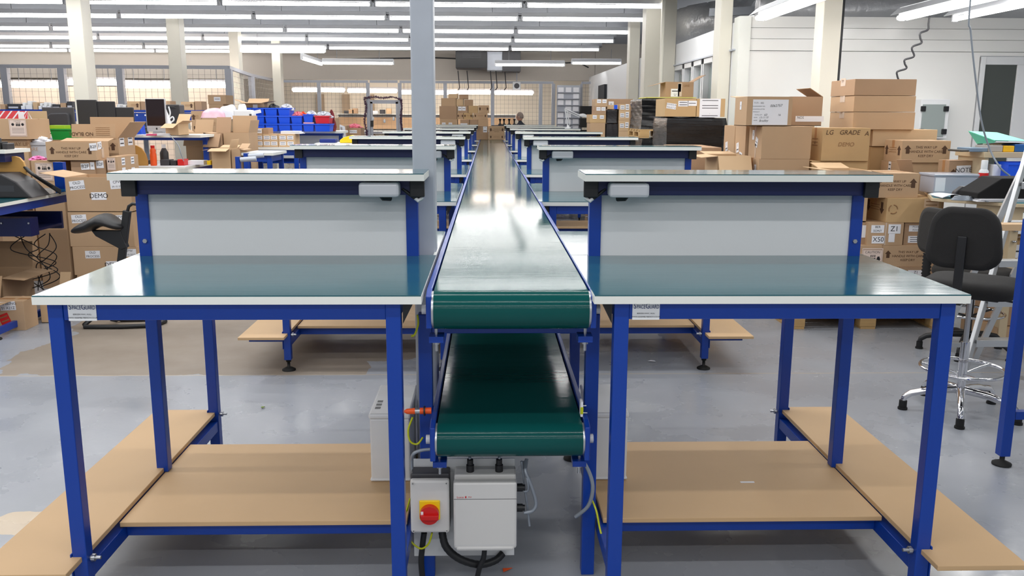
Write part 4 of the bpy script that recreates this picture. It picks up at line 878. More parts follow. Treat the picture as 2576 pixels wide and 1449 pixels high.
# ------------------------------------------------------------------ cartons behind the far left bench
G3 = 'cartons piled behind the far left bench'
z1 = px('carton with a caution label under the white bin, beside the blue post', 78, 153, 404, 8.5, .35, 0, ref=440, tone=0, marks=[('caution', 'f', .42, .915, .16, .17)], group=G3)
z2 = px('carton with white price labels behind the old process stack', 178, 238, 404, 8.5, .33, 0, ref=440, tone=2, marks=[('lab', 'f', .6, .955, .08, .06, ['B2F'], 3), ('lab', 'f', .9, .96, .04, .07, ['8'])], group=G3)
px('carton with two white labels on its right side, next to the tan curved panel', 240, 262, 402, 8.52, .3, 0, ref=440, tone=2, marks=[('lab', 'f', .5, .965, .07, .07, ['B2F'], 2), ('lab', 'r', .4, .965, .07, .07, ['8 2'])], group=G3)
px('carton with a caution label and stacked white labels, below the big open carton', 268, 296, 394, 8.55, .5, 0, ref=440, tone=0, marks=[('caution', 'f', .4, .945, .08, .12), ('lab', 'r', .25, .96, .08, .07, ['-', '-']), ('lab', 'r', .7, .96, .08, .07, ['-', '-']), ('lab', 'r', .25, .89, .08, .06, ['-']), ('lab', 'r', .7, .885, .08, .05, ['-'])], group=G3)
px('carton printed this way up handle with care, below the big open carton on the left', 115, 240, 357, 8.48, .29, z1, ref=402, tone=0, marks=[('twu', 'f', .45), ('lab', 'f', .955, .74, .07, .07, ['B2F'], 4), ('lab', 'r', .3, .8, .09, .07, ['8 2'], 5), ('tape', 'r', .5, .4, .05, .1)], op=(None, 80, None, None), group=G3)
z3 = at(240, 393, 9.0).z
px('big open carton with one tall flap standing, left of the silver computer', 183, 297, 348, 9.0, .42, z3, ref=390, tone=0, op=(None, 4, None, 40), marks=[('arr', 'f', (.88,), .42), ('txt', 'f', .72, .42, .035, 'CARE', BROWNINK), ('lab', 'r', .22, .82, .11, .1, ['-', '-']), ('lab', 'r', .72, .85, .12, .1, ['-', '-'])], group=G3)
f = MB(); a = at(181, 346, 8.99); b = at(291, 346, 8.99); c = at(289, 312, 8.99); d_ = at(180, 312, 8.99)
f.add([tuple(a), tuple(b), tuple(c), tuple(d_)], [(0, 1, 2, 3)], CARD[0]); fo = f.build('cardboard_flap', thick=.004); tag(fo, 'upright cardboard sheet with upside-down printing on the big open carton', 'cardboard')
pm = text_obj('NO BLADE', .05, BROWNINK, 'lettering', fo, Matrix.Translation(((a.x + b.x) / 2 - .12, 8.983, (a.z + c.z) / 2 - .03)) @ Matrix.Rotation(R(90), 4, 'X') @ Matrix.Rotation(R(180), 4, 'Z'))
q = MB()
for k in range(5): q.box(b.x - .19, b.x - .05, 8.983, 8.984, a.z + .025 + k * .018, a.z + .028 + k * .018, FADEDINK)
q.build('printed_lines', fo)
carton('brown carton filling under the big open carton at left', at(183, 400, 9.05).x, at(297, 400, 9.05).x, 9.05, 9.4, 0, z3, tone=2, group=G3)
z4 = px('carton printed this way up with one arrow, below the caution label carton', -20, 69, 350, 8.9, .4, 0, ref=398, tone=0, marks=[('arr', 'f', (.88,), .09), ('txt', 'f', .6, .965, .05, 'THIS WAY UP', FADEDINK), ('txt', 'f', .6, .93, .05, 'HANDLE WITH CARE', FADEDINK)], group=G3)
px('carton with a large caution label at the left edge of the picture', -50, 71, 299, 8.86, .42, z4, ref=349, tone=0, marks=[('caution', 'f', .775, .56, .165, .165)], group=G3)
z5 = at(40, 352, 9.4).z
RS = mat('red_striped_card', (216, 70, 76), .6)
o = carton('red and white striped carton behind the caution label carton', at(-60, 300, 9.4).x, at(72, 300, 9.4).x, 9.4, 9.8, z5, at(40, 279, 9.4).z, tone=0, tape='', group=G3)
q = MB(); w_, h_ = at(72, 300, 9.4).x - at(-60, 300, 9.4).x, at(40, 279, 9.4).z - z5
q.box(-w_ / 2, w_ / 2, -.203, -.2005, 0, h_, RS)
for k in range(9):
    x = -w_ / 2 + k * .075
    q.add([(x, -.204, h_ * .45), (x + .018, -.204, h_ * .45), (min(w_ / 2, x + .16), -.204, h_), (min(w_ / 2, x + .142), -.204, h_)], [(0, 1, 2, 3)], PAPER)
q.box(w_ / 2 - .10, w_ / 2 - .04, -.205, -.204, h_ * .72, h_ * .97, PAPER).build('striped_face', o)
carton('plain brown carton under the red and white striped carton', at(-60, 400, 9.42).x, at(70, 400, 9.42).x, 9.42, 9.8, 0, z5, tone=2, group=G3)
zb_ = at(92, 402, 8.9).z
carton('brown carton under the pale grey bin at left', at(80, 420, 8.92).x, at(114, 420, 8.92).x, 8.92, 9.3, 0, zb_, tone=2, group=G3)
t = thing('lidded_bin', 'pale grey bin heaped with white wrapping beside the this way up carton', 'bin', (at(92, 380, 8.95).x, 9.08, zb_)); w_ = at(116, 380, 8.95).x - at(92, 380, 8.95).x; h_ = at(92, 358, 8.95).z - zb_
MB().box(-w_ + .006, w_ - .006, -.12, .12, 0, h_ - .03, GREYBOX).build('bin_body', t, bev=.006); MB().box(-w_, w_, -.13, .13, h_ - .03, h_, GREYBOX).build('bin_rim', t, bev=.004)
def crumple(name, label, c, sx, sy, sz, m, cat, seed=1, parent=None):
    r = random.Random(seed); mb = MB()
    def fn(u, v):
        a = u * 6.283; b = v * math.pi / 2; k = 1 + .35 * math.sin(3 * a + seed) * math.sin(5 * v * 3 + seed) + .18 * math.sin(7 * a + 2 * seed) + r.uniform(-.1, .1) * (0 < u < 1)
        return (c[0] + sx * k * math.cos(a) * math.cos(b), c[1] + sy * k * math.sin(a) * math.cos(b), c[2] + sz * math.sin(b) * (1 + .2 * math.sin(5 * a)))
    mb.grid(fn, 24, 8, m, False); o = mb.build(name, parent)
    return tag(o, label, cat)
P_ = at(98, 358, 9.08); crumple('packing_film', 'crumpled white packing film on the pale grey bin', (P_.x, 9.08, zb_ + h_ + .002), .09, .09, .05, PAPER, 'packing', 3)
P_ = at(74, 401, 8.46); crumple('pink_bag', 'small pink plastic bag on the caution carton', (P_.x, 8.62, z1), .07, .06, .035, mat('pink_film', (230, 130, 190), .3), 'bag', 5)
# mouse, cables and dark gear on the far left bench
m_ = MB(); c = at(66, 466, 7.15)
m_.grid(lambda u, v: (c.x + .055 * math.cos(u * 6.283) * math.cos(v * 1.57), 7.15 + .03 * math.sin(u * 6.283) * math.cos(v * 1.57), 1.021 + .028 * math.sin(v * 1.57)), 16, 6, WHITEP)
tag(m_.build('computer_mouse'), 'white computer mouse on the far left green bench', 'mouse')
for i in range(7):
    a = [at(2 + i * 5, 418 - i * 2, 7.5 + .03 * i), at(45 + i * 3, 410 + i * 2, 7.45), at(72 + i * 2, 432 + i, 7.3), at(100 + i, 452, 7.3), at(150, 462 - i, 7.4)]
    a[-1].z = 1.03 + .004 * i; a[-2].z = max(a[-2].z, 1.035); a[0].z = 1.2; 
    hose('black_cable', a, .010, BLACK if i % 3 else RUBBER, 'black computer cable arching over the far left green bench, one of a bundle', 6, 'cable', 'cable bundle on the far left bench')
t = thing('desktop_monitor', 'black monitor lying on its back on the far left green bench', 'monitor', (at(-5, 450, 7.1).x, 7.2, 1.021))
MB().prism([(-.35, 0), (.28, 0), (.16, .13), (.05, .19), (-.35, .19)], -.14, .16, MONB, axis='y').build('monitor_shell', t, bev=.012)
MB().box(-.2, .14, -.141, -.13, .05, .1, DGREY).build('port_panel', t)
P_ = at(12, 374, 7.3)
for i in range(4):
    tag(MB().box(P_.x - .16 + i * .05, P_.x - .12 + i * .05, 7.28, 7.4, S0.z, S0.z + (.07, .09, .06, .05)[i], (BLACK, DGREY, RUBBER, MONB)[i]).build('power_adapter', bev=.006), 'black power adapter on the far left bench shelf, %s from the left' % ORD[i], 'adapter', 'adapters on the far left shelf')
for i in range(6):
    r = random.Random(i); a = [Vector((-3.95 + r.uniform(-.2, .12), 7.72 + r.uniform(-.06, .06), .66 - k * .12 * r.uniform(.7, 1.1) - .02)) + Vector((r.uniform(-.07, .07), r.uniform(-.05, .05), 0)) for k in range(5)]
    hose('hanging_cable', a, .0045, BLACK, 'black cable tangling down behind the far left bench', 5, 'cable', 'cables under the far left bench')
# ------------------------------------------------------------------ saddle stool
t = thing('perching_stool', 'black saddle perching stool on a looped floor frame, left of the nearest bench', 'stool', (-2.98, 6.98, 0))
def seat_pt(u, v):
    a = u * 2 * math.pi; rr = math.cos((v - .5) * math.pi); s_ = math.sin((v - .5) * math.pi)
    x = -.21 * rr * math.cos(a); y = .17 * rr * math.sin(a)
    z = .80 + .05 * s_ + .035 * (y / .17) ** 2 * 0 + .06 * math.exp(-((x - .05) / .09) ** 2) - .03 * (x < -.1) * ((-x - .1) / .1)
    return (x - .12, y, z)
MB().grid(seat_pt, 28, 12, BLACK).build('saddle_seat', t)
MB().prism([(-.17, .775), (.06, .775), (.10, .64), (.055, .62), (-.14, .73)], -.03, .03, BLACK, axis='y').build('seat_bracket', t, bev=.006)
MB().bar((-.06, .0, .03), (.115, 0, .93), .055, .05, BLACK, up=(0, 1, 0)).build('inclined_post', t, bev=.005)
MB().tube([(.115, 0, .92), (.13, 0, .965), (.16, 0, .985), (.2, 0, .98), (.215, 0, .95), (.22, 0, .9)], .013, BLACK, 8).build('handle', t)
MB().tube([(-.12, -.02, .15), (-.22, -.06, .06), (-.26, -.1, .022), (-.24, -.14, .018), (.05, -.14, .018), (.3, -.10, .018), (.33, .05, .018), (.28, .12, .02), (-.05, .10, .02), (-.1, .06, .06)], .018, BLACK, 10).build('floor_loop', t)
# ------------------------------------------------------------------ chairs
def loft(rings, m, name, parent, cap=True, sub=0):
    n = len(rings[0]); mb = MB(); vs = [p for r_ in rings for p in r_]
    fs = [(i * n + k, i * n + (k + 1) % n, (i + 1) * n + (k + 1) % n, (i + 1) * n + k) for i in range(len(rings) - 1) for k in range(n)]
    mb.add(vs, fs, m, True)
    if cap: mb.add(rings[0], [tuple(range(n))[::-1]], m, True); mb.add(rings[-1], [tuple(range(n))], m, True)
    return mb.build(name, parent, sub=sub)
def rrect(cx, cy, a, b, r, n=6):
    pts = []
    for k, (sx, sy) in enumerate(((1, 1), (-1, 1), (-1, -1), (1, -1))):
        for i in range(n + 1):
            t = R(90 * k + 90 * i / n); pts.append((cx + sx * (a - r) + r * math.cos(t), cy + sy * (b - r) + r * math.sin(t)))
    return pts
def chair(label, x, y, rz, sz, fab, legm, foot0=0.0, vinyl=False):
    t = thing('draughtsman_chair', label, 'chair', (x, y, 0), rz)
    # faces +y; seat, backrest behind at -y
    rings = [[(px_, py_, sz + z) for px_, py_ in rrect(0, .02, .24 * k, .245 * k, .12 * k)] for k, z in ((.8, -.035), (.94, -.03), (1.0, -.005), (1.0, .02), (.95, .042), (.7, .052), (.3, .05))]
    loft(rings, fab, 'seat', t)
    MB().box(-.16, .16, -.12, .18, sz - .05, sz - .034, BLACK).build('seat_pan', t, bev=.006)
    br = []
    for k, d in ((.82, -.03), (.97, -.026), (1, -.008), (1, .012), (.95, .026), (.7, .032), (.3, .034)):
        ring = []
        for q, z_ in rrect(0, 0, .178 * k, .165 * k, .10 * k):
            wz = 1 - .12 * (z_ / .17); ring.append((q * wz, -.345 + d + .5 * q * q - .05 * z_, sz + .315 + z_))
        br.append(ring)
    loft(br, fab, 'backrest', t)
    MB().bar((0, -.1, sz - .04), (0, -.385, sz - .03), .05, .02, BLACK).bar((0, -.385, sz - .035), (0, -.378, sz + .33), .045, .018, BLACK, up=(0, 1, 0)).build('back_post', t, bev=.004)
    if vinyl:
        pts = [(0, -.39, sz - .02 + .012 * k) for k in range(16)]; MB().tube(pts, .03, RUBBER, 12, rs=[.033 if k % 2 else .025 for k in range(16)]).build('ribbed_gaiter', t)
    MB().cyl((0, 0, .40), (0, 0, sz - .05), .014, ZINC, 14).build('gas_lift', t); MB().cyl((0, 0, .10), (0, 0, .42), .025, CHROME if not vinyl else BLACK, 18).build('column', t)
    MB().tube([(0, .02, sz - .05), (.12, .05, sz - .06), (.22, .08, sz - .075)], .006, BLACK, 6).build('lever', t)
    R_ = .225; zf = .26 if not vinyl else .30
    MB().tube([(R_ * math.cos(k * math.pi / 18), R_ * math.sin(k * math.pi / 18), zf) for k in range(36)], .0105, CHROME, 8, closed=True).build('foot_ring', t)
    for k in range(3): a = foot0 + R(60 + k * 120); MB().tube([(.024 * math.cos(a), .024 * math.sin(a), zf - .03), (R_ * .6 * math.cos(a), R_ * .6 * math.sin(a), zf - .012), (R_ * math.cos(a), R_ * math.sin(a), zf)], .008, CHROME if not vinyl else BLACK, 6).build('ring_spoke', t)
    for k in range(5):
        a = foot0 + R(72 * k) - rz; c, s = math.cos(a), math.sin(a)
        lg = MB().tube([(.02 * c, .02 * s, .135), (.16 * c, .16 * s, .125), (.27 * c, .27 * s, .10), (.305 * c, .305 * s, .075), (.31 * c, .31 * s, .055)], .02, legm, 10, rs=[.024, .021, .019, .018, .017]).build('base_leg', t)
        MB().cyl((.31 * c, .31 * s, .054), (.31 * c, .31 * s, .012), .022, RUBBER, 14).cyl((.31 * c, .31 * s, .012), (.31 * c, .31 * s, 0), .027, RUBBER, 14).build('foot', lg)
    return t
chair('black fabric draughtsman chair on a chrome star base, at the right', 2.74, 4.78, R(-40), .74, FABRIC, CHROME, R(-117))
chair('older black chair with ribbed back post behind the fabric draughtsman chair', 3.49, 6.08, R(-80), .58, FABRIC2, BLACK, R(161), True)
# ------------------------------------------------------------------ step ladder
A = at(2419, 960, Z=0.0); B = at(2588, 370, Y=A.y + .45)
t = thing('step_ladder', 'aluminium step ladder standing behind the black chair at the right', 'ladder', (A.x, A.y, 0))
a0, a1 = Vector((0, 0, 0)), Vector((B.x - A.x, B.y - A.y, B.z)); b0, b1 = a0 + Vector((.46, .0, 0)), a1 + Vector((.34, 0, 0))
for p, q in ((a0, a1), (b0, b1)):
    MB().bar(p, q, .026, .06, ALU).build('stile', t, bev=.003)
for k in range(1, 7):
    u = k * .25 / B.z
    if u < .98:
        p, q = a0.lerp(a1, u), b0.lerp(b1, u); MB().box(p.x + .013, q.x - .013, p.y - .03, p.y + .06, p.z - .012, p.z + .012, ALU).box(p.x + .005, q.x - .005, p.y - .034, p.y - .029, p.z - .03, p.z + .014, ALU).build('tread', t, bev=.002)
for dx in (.06, .36):
    MB().bar((dx, .5, 0), (a1.x + dx * .9, a1.y + .04, a1.z), .02, .04, ALU).build('rear_stay', t)
MB().bar((.06, .47, .12) , (.36, .47, .12), .02, .03, ALU).build('stay_brace', t)
t2 = carton('long torn cardboard box laid across the step ladder', at(2490, 575, 5.05).x, at(2640, 575, 5.05).x, 5.0, 5.1, at(2490, 578, 5.05).z, at(2490, 562, 5.05).z, tone=1, tape='')
# cartons under the right desk
carton('carton printed with care in the pile under the right desk', 3.88, 4.2, 6.35, 6.7, .13, .36, tone=2, marks=[('txt', 'f', .5, .4, .05, 'CARE', BROWNINK)])
carton('plain tan carton upper in the pile under the right desk', 3.9, 4.25, 6.38, 6.75, .37, .78, tone=3, marks=[('lab', 'f', .3, .8, .12, .1, ['-'])])
carton('flat red-topped carton on the floor under the right desk', 3.84, 4.3, 6.3, 6.8, 0, .125, tone=0)
carton('brown open carton farther right under the right desk', 4.3, 4.75, 6.4, 6.9, 0, .5, tone=2, op=(100, 60, 40, 80))
# ------------------------------------------------------------------ things on the right desk and shelf
ZD = 1.082
def desk_box(name, label, cat, pl, pr_, pt, Y, d, m, z0=ZD, bev=.006):
    a, b = at(pl, pt, Y).x, at(pr_, pt, Y).x; z1 = at((pl + pr_) / 2, pt, Y).z
    return tag(MB().box(a, b, Y, Y + d, z0, z1, m).build(name, bev=bev), label, cat)
CLEAR = mat('clear_plastic', (206, 212, 226), .25, trans=.35)
t = thing('storage_box', 'clear plastic box with a paper label lying at the back of the right desk', 'box', (at(2408, 450, 6.9).x, 7.02, ZD)); w_ = at(2465, 450, 6.9).x - at(2408, 450, 6.9).x; h_ = at(2400, 438, 6.9).z - ZD
MB().box(-w_, w_, -.12, .12, 0, h_ - .02, CLEAR).build('body', t, bev=.01); MB().box(-w_ - .01, w_ + .01, -.13, .13, h_ - .02, h_, CLEAR).build('lid', t, bev=.006); MB().box(-w_ + .01, -w_ + .09, -.1215, -.1205, .02, h_ - .03, PAPER).build('paper_label', t)
pp = at(2378, 474, 6.62)
m_ = MB(); m_.grid(lambda u, v: (pp.x - .07 + .16 * u, 6.52 + .22 * v - .05 * u, ZD + .003 + .03 * math.sin(u * 3) * (1 - .6 * v) + .012 * v), 8, 6, PAPER); tag(m_.build('paper_sheet', thick=.0015), 'curled white sheet of paper on the right desk', 'paper')
t = thing('tape_dispenser', 'dark tape dispenser beside the curled paper on the right desk', 'dispenser', (at(2418, 480, 6.55).x, 6.56, ZD))
MB().box(-.06, .075, -.03, .03, 0, .02, DGREY).prism([(-.06, .02), (.07, .02), (.07, .085), (.05, .09), (.0, .09), (-.05, .05)], -.025, .025, DGREY, axis='y').build('dispenser_body', t, bev=.006)
MB().cyl((.015, -.027, .055), (.015, .027, .055), .026, mat('blue_roll', (30, 70, 170), .5), 18).build('tape_roll', t)
for i in range(5):
    c = at(2412, 494, 6.42); pts = [(c.x + (.085 - .006 * i) * math.cos(k * .5236), 6.36 + (.05 - .003 * i) * math.sin(k * .5236), ZD + .005 + .006 * i) for k in range(12)]
    if i == 0: cm = MB()
    cm.tube(pts, .004, GCABLE, 6, closed=True)
cm.tube([(c.x + .08, 6.36, ZD + .005), (c.x + .1, 6.3, ZD + .006), (c.x + .11, 6.22, ZD + .004)], .004, GCABLE, 6)
tag(cm.build('coiled_cable'), 'coiled grey cable in front of the tape dispenser', 'cable')
t = thing('black_tray', 'black felt-covered tray standing on white folders on the right desk', 'tray', (at(2525, 470, 6.4).x, 6.42, ZD))
MB().box(-.27, .45, -.17, .19, 0, .012, PAPER).box(-.25, .45, -.18, .18, .0125, .022, PAPER).build('white_folder', t)
FELT = mat('black_felt', (12, 11, 12), .95)
MB().prism([(-.27, .023), (.5, .023), (.5, .17), (-.10, .17), (-.265, .06)], -.16, .12, FELT, axis='y').build('tray_body', t, bev=.008)
t = thing('bottle', 'white bottle with a red label behind the black tray', 'bottle', (at(2484, 430, 6.85).x, 6.9, ZD)); h_ = at(2484, 403, 6.9).z - ZD
MB().lathe([(.033, 0), (.036, .01), (.036, h_ * .68), (.024, h_ * .74)], WHITEP, n=20).build('bottle_body', t); MB().lathe([(.025, h_ * .74), (.025, h_ * .98), (.022, h_)], WHITEP, n=20).build('bottle_cap', t)
MB().lathe([(.0363, h_ * .3), (.0366, h_ * .31), (.0366, h_ * .62), (.0363, h_ * .63)], RED, n=20).build('bottle_label', t)
t = thing('storage_crate', 'bright blue plastic crate at the right edge behind the black tray', 'crate', (at(2570, 430, 6.9).x, 7.0, ZD)); h_ = at(2560, 409, 6.9).z - ZD; w_ = .11
MB().box(-w_, w_, -.1, -.094, 0, h_, LBLUE).box(-w_, w_, .094, .1, 0, h_, LBLUE).box(-w_, -w_ + .006, -.094, .094, 0, h_, LBLUE).box(w_ - .006, w_, -.094, .094, 0, h_, LBLUE).box(-w_, w_, -.094, .094, 0, .006, LBLUE).build('crate_body', t); MB().box(-w_ - .008, w_ + .008, -.108, -.1005, h_ - .02, h_, LBLUE).build('crate_rim', t)
desk_box('white_carton', 'small white carton between the white bottle and the blue crate', 'box', 2499, 2536, 414, 7.0, .12, PAPER)
px('carton with handwritten white paper at the back of the right desk', 2388, 2448, 404, 7.2, .18, ZD, ref=440, tone=2, marks=[('lab', 'f', .62, .68, .12, .08, ['NOTE'], 3), ('arr', 'f', (.2,), .35)])
px('carton with a blank white label at the back of the right desk', 2449, 2476, 406, 7.2, .18, ZD, ref=440, tone=0, marks=[('lab', 'f', .5, .62, .1, .085, [''])])
ZS = 1.411
t = thing('folder', 'mint green folder lying open on top of the papers on the desk shelf', 'folder', (at(2530, 350, 7.1).x, 7.15, ZS))
GRN = mat('mint_card', (112, 214, 180), .55)
MB().add([(-.22, .12, .16), (.02, .12, .15), (.16, -.1, .085), (-.12, -.1, .09)], [(0, 1, 2, 3)], GRN).add([(-.22, .12, .16), (-.12, -.1, .09), (-.10, -.1, .075), (-.15, .1, .06)], [(0, 1, 2, 3)], GRN).build('folder_cover', t, thick=.003, recalc=False)
MB().add([(-.11, -.105, .086), (.16, -.105, .082), (.19, .1, .07), (-.1, .1, .06)], [(0, 1, 2, 3)], PAPER).build('folder_paper', t, thick=.01, recalc=False)
for i, (nm, lb, ct, pl, pr_, pt, mm) in enumerate((('book', 'grey-blue notebook pile left of the mint folder on the desk shelf', 'book', 2440, 2486, 372, mat('slate_cover', (120, 140, 160), .6)), ('envelope', 'grey padded envelope under the mint folder', 'envelope', 2487, 2524, 366, mat('grey_paper', (176, 170, 166), .8)), ('envelope', 'yellow envelope under the mint folder on the desk shelf', 'envelope', 2525, 2553, 367, mat('yellow_paper', (240, 186, 30), .7)), ('book', 'blue ring binder at the right end of the desk shelf', 'binder', 2554, 2600, 363, mat('binder_blue', (34, 92, 160), .5)), ('book', 'thin dark book at the left end of the desk shelf', 'book', 2416, 2438, 377, mat('dark_cover', (70, 66, 60), .6)))):
    desk_box(nm, lb, ct, pl, pr_, pt, 7.03, .2, mm, ZS)
# grey wall unit with a glass front, on the white wall
a = at(2300, 250, 10.49); b = at(2364, 326, 10.49)
t = thing('wall_cabinet', 'small white-framed glass cabinet on the white wall behind the flat cartons', 'cabinet', (a.x, 10.3, b.z - .1)); w_ = b.x - a.x; h_ = a.z - b.z + .1
MB().box(0, w_, .01, .19, 0, h_, WHITEP).build('cabinet_body', t, bev=.006); MB().box(.02, w_ - .05, .0, .009, .02, h_ - .06, GLASSG).build('glass_front', t)
for x in (.02, w_ - .05):
    for z_ in (.08, h_ - .11): MB().box(x - .03, x + .03, -.02, -.0005, z_ - .03, z_ + .03, BLACK).build('corner_clip', t, bev=.006)
# cables hanging at the right
pts = [(2338, 42), (2336, 60), (2334, 75), (2316, 83), (2315, 95), (2318, 108), (2298, 116), (2294, 124), (2299, 142), (2277, 150), (2276, 160), (2280, 172), (2258, 180), (2257, 190), (2262, 205)]
hose('coiled_cable', [Vector((at(2340, 20, 9.9).x, 9.9, 3.72)), at(2340, 20, 9.9)] + [at(p, q, 9.9) for p, q in pts], .011, DGREY, 'dark wavy cable hanging from the ceiling before the white wall', 8)
hose('hanging_cable', [Vector((at(2440, 14, 6.9).x, 6.9, 3.72)), at(2440, 14, 6.9), at(2442, 80, 6.9), at(2452, 180, 6.9), at(2468, 300, 6.92), at(2490, 375, 6.93), at(2515, 420, 6.86), at(2540, 442, 6.86)], .007, GCABLE, 'thin grey cable hanging from the ceiling down to the right desk')
# ------------------------------------------------------------------ computer and screens on the left bench
ZT = 1.456
def monitor(name, label, pl, pr_, pt, pb, Y, m, back=True, tilt=0.0):
    a = at(pl, pb, Y); b = at(pr_, pt, Y); t = thing(name, label, 'monitor', ((a.x + b.x) / 2, Y, ZT), tilt); w_ = (b.x - a.x) / 2; z0 = max(.0, a.z - ZT); z1 = b.z - ZT
    MB().box(-w_, w_, 0, .035, z0, z1, m).build('screen_shell', t, bev=.008)
    return t, w_, z0, z1
t, w_, z0, z1 = monitor('desktop_monitor', 'dark grey flat monitor seen from behind above the green crate', 110, 184, 270, 325, 10.25, mat('monitor_grey', (74, 72, 74), .5))
m_ = MB().prism([(-.1, z0 + .05), (.14, z0 + .02), (.14, z0 + .17), (.12, z0 + .185), (-.06, z0 + .18), (-.1, z0 + .15)], -.06, -.0005, DGREY, axis='y'); m_.build('rear_bulge', t, bev=.012)
MB().box(-.08, .08, -.08, .08, 0, .01, MONB).box(-.02, .02, -.03, -.0005, .0105, z0 + .05, MONB).build('stand', t)
for i, (pl, pr_, pt) in enumerate(((200, 241, 251), (243, 287, 255), (289, 334, 270))):
    t, w_, z0, z1 = monitor('flat_panel', 'dark blank panel leaning on the left bench shelf, %s of the three' % ('leftmost', 'middle one', 'rightmost')[i], pl, pr_, pt, 348, 10.1 + .02 * i, MONB); t['group'] = 'dark panels on the left shelf'; t['category'] = 'panel'
t, w_, z0, z1 = monitor('desktop_computer', 'silver all-in-one computer with dark screen on the left bench shelf', 370, 414, 248, 331, 10.0, SILVER)
MB().box(-w_ + .008, w_ - .008, -.003, -.0005, z0 + .065, z1 - .006, SCREEN).build('screen', t)
q = MB(); q.tube([(.006 * math.cos(k) * .8, -.002, z0 + .033 + .009 * math.sin(k)) for k in range(0, 7)], .005, BLACK, 6); q.build('front_emblem', t)
MB().prism([(-.05, z0), (.05, z0), (.06, .008), (-.06, .008)], .02, .03, SILVER, axis='y').box(-.07, .07, -.09, .07, 0, .0079, SILVER).build('stand', t)
t = thing('computer_tower', 'black computer tower with handle behind the silver computer', 'computer', (at(438, 300, 10.35).x, 10.4, ZT)); h_ = at(438, 263, 10.35).z - ZT
w_ = at(455, 300, 10.35).x - at(438, 300, 10.35).x
MB().box(-w_, w_, -.08, .1, 0, h_, MONB).build('tower_case', t, bev=.012); MB().tube([(-w_ * .5, -.085, h_ - .04), (-w_ * .3, -.1, h_ - .03), (w_ * .3, -.1, h_ - .03), (w_ * .5, -.085, h_ - .04)], .007, BLACK, 6).build('handle', t)
hose('white_cable', [at(424, 268, 10.2), at(428, 285, 10.2), at(424, 300, 10.2), at(434, 294, 10.2), at(437, 302, 10.2), at(428, 309, 10.2), at(422, 312, 10.2)], .008, WHITEP, 'white cable looping down the front of the black computer tower')
crumple('packing_film', 'crumpled white film between the silver computer and the black tower', (at(418, 300, 10.15).x, 10.12, ZT), .06, .06, .25, PAPER, 'packing', 8)
zz = at(445, 312, 9.6).z
carton('pale open carton with flaps on the left bench shelf right of the silver computer', at(416, 320, 9.62).x, at(448, 320, 9.62).x, 9.62, 9.95, ZT, zz, tone=1, op=(105, 50, None, 60))
for i, (pl, pr_, cc, lb) in enumerate(((352, 372, PAPER, 'white'), (376, 398, mat('pink_paper', (220, 90, 130), .7), 'pink'), (400, 428, PAPER, 'pale'))):
    tag(MB().box(at(pl, 340, 9.62).x, at(pr_, 340, 9.62).x, 9.5 + .03 * i, 9.61 + .03 * i, ZT, ZT + .012 + .006 * i, cc).build('paper_stack'), 'small %s paper pile on the front edge of the left bench shelf' % lb, 'papers')
ZW = 1.136
t = thing('bottle', 'orange drink bottle with a red cap on the cluttered left bench', 'bottle', (at(386, 400, 9.6).x, 9.6, ZW)); h_ = at(386, 366, 9.6).z - ZW
MB().lathe([(.03, 0), (.034, .01), (.034, h_ * .55), (.028, h_ * .65), (.032, h_ * .75), (.018, h_ * .88)], ORANGE, n=18).build('bottle_body', t); ob = MB().lathe([(.021, h_ * .88), (.021, h_)], RED, n=18).build('bottle_cap', t)
t = thing('spray_bottle', 'dark bottle with a white cap behind the orange drink bottle', 'bottle', (at(414, 400, 9.8).x, 9.8, ZW))
MB().lathe([(.04, 0), (.045, .02), (.045, .13), (.02, .18)], MONB, n=18).build('bottle_body', t); MB().lathe([(.022, .18), (.022, .22)], WHITEP, n=14).build('bottle_cap', t)
for i, (pl, pr_, pt, cc, lb) in enumerate(((402, 425, 402, DGREY, 'dark grey gadget'), (428, 442, 404, MONB, 'black gadget'), (446, 462, 401, RED, 'small red box'), (470, 512, 404, PAPER, 'white paper pad'), (520, 530, 404, YEL, 'small yellow note block'), (345, 366, 404, MONB, 'stacked black trays'))):
    Y = 9.62 if i < 3 else 9.75
    tag(MB().box(at(pl, pt, Y).x, at(pr_, pt, Y).x, Y, Y + .15, ZW, max(ZW + .012, at(pl, pt, Y).z), cc).build('desk_item', bev=.003), lb + ' on the cluttered left bench', 'desk item')
hose('grey_cable', [at(425, 338, 9.5), at(448, 365, 9.5), at(456, 390, 9.5), at(462, 405, 9.6)], .005, GCABLE, 'grey cable trailing from the left bench shelf to its worktop')
t = thing('task_chair', 'black rounded chair back before the second left workbench', 'chair', (at(560, 410, 8.3).x, 8.0, 0))
br = []
for k, d in ((.8, -.03), (1, -.01), (1, .01), (.8, .03)): br.append([(q * (1 - .35 * max(0, z_) / .18), -.2 + d, 1.02 + z_) for q, z_ in rrect(0, 0, .13 * k, .16 * k, .1 * k)])
loft(br, FABRIC, 'backrest', t); MB().box(-.2, .2, -.15, .25, .74, .80, FABRIC).build('seat', t, bev=.025); MB().bar((0, -.1, .74), (0, -.24, .95), .05, .02, BLACK).cyl((0, .05, .06), (0, .05, .74), .03, BLACK, 12).build('column', t)
for k in range(5): a = R(72 * k + 20); MB().bar((0, .05, .08), (.28 * math.cos(a), .05 + .28 * math.sin(a), .04), .04, .035, BLACK).cyl((.27 * math.cos(a), .05 + .27 * math.sin(a), .045), (.27 * math.cos(a), .05 + .27 * math.sin(a), 0), .025, RUBBER, 10).build('base_leg', t)
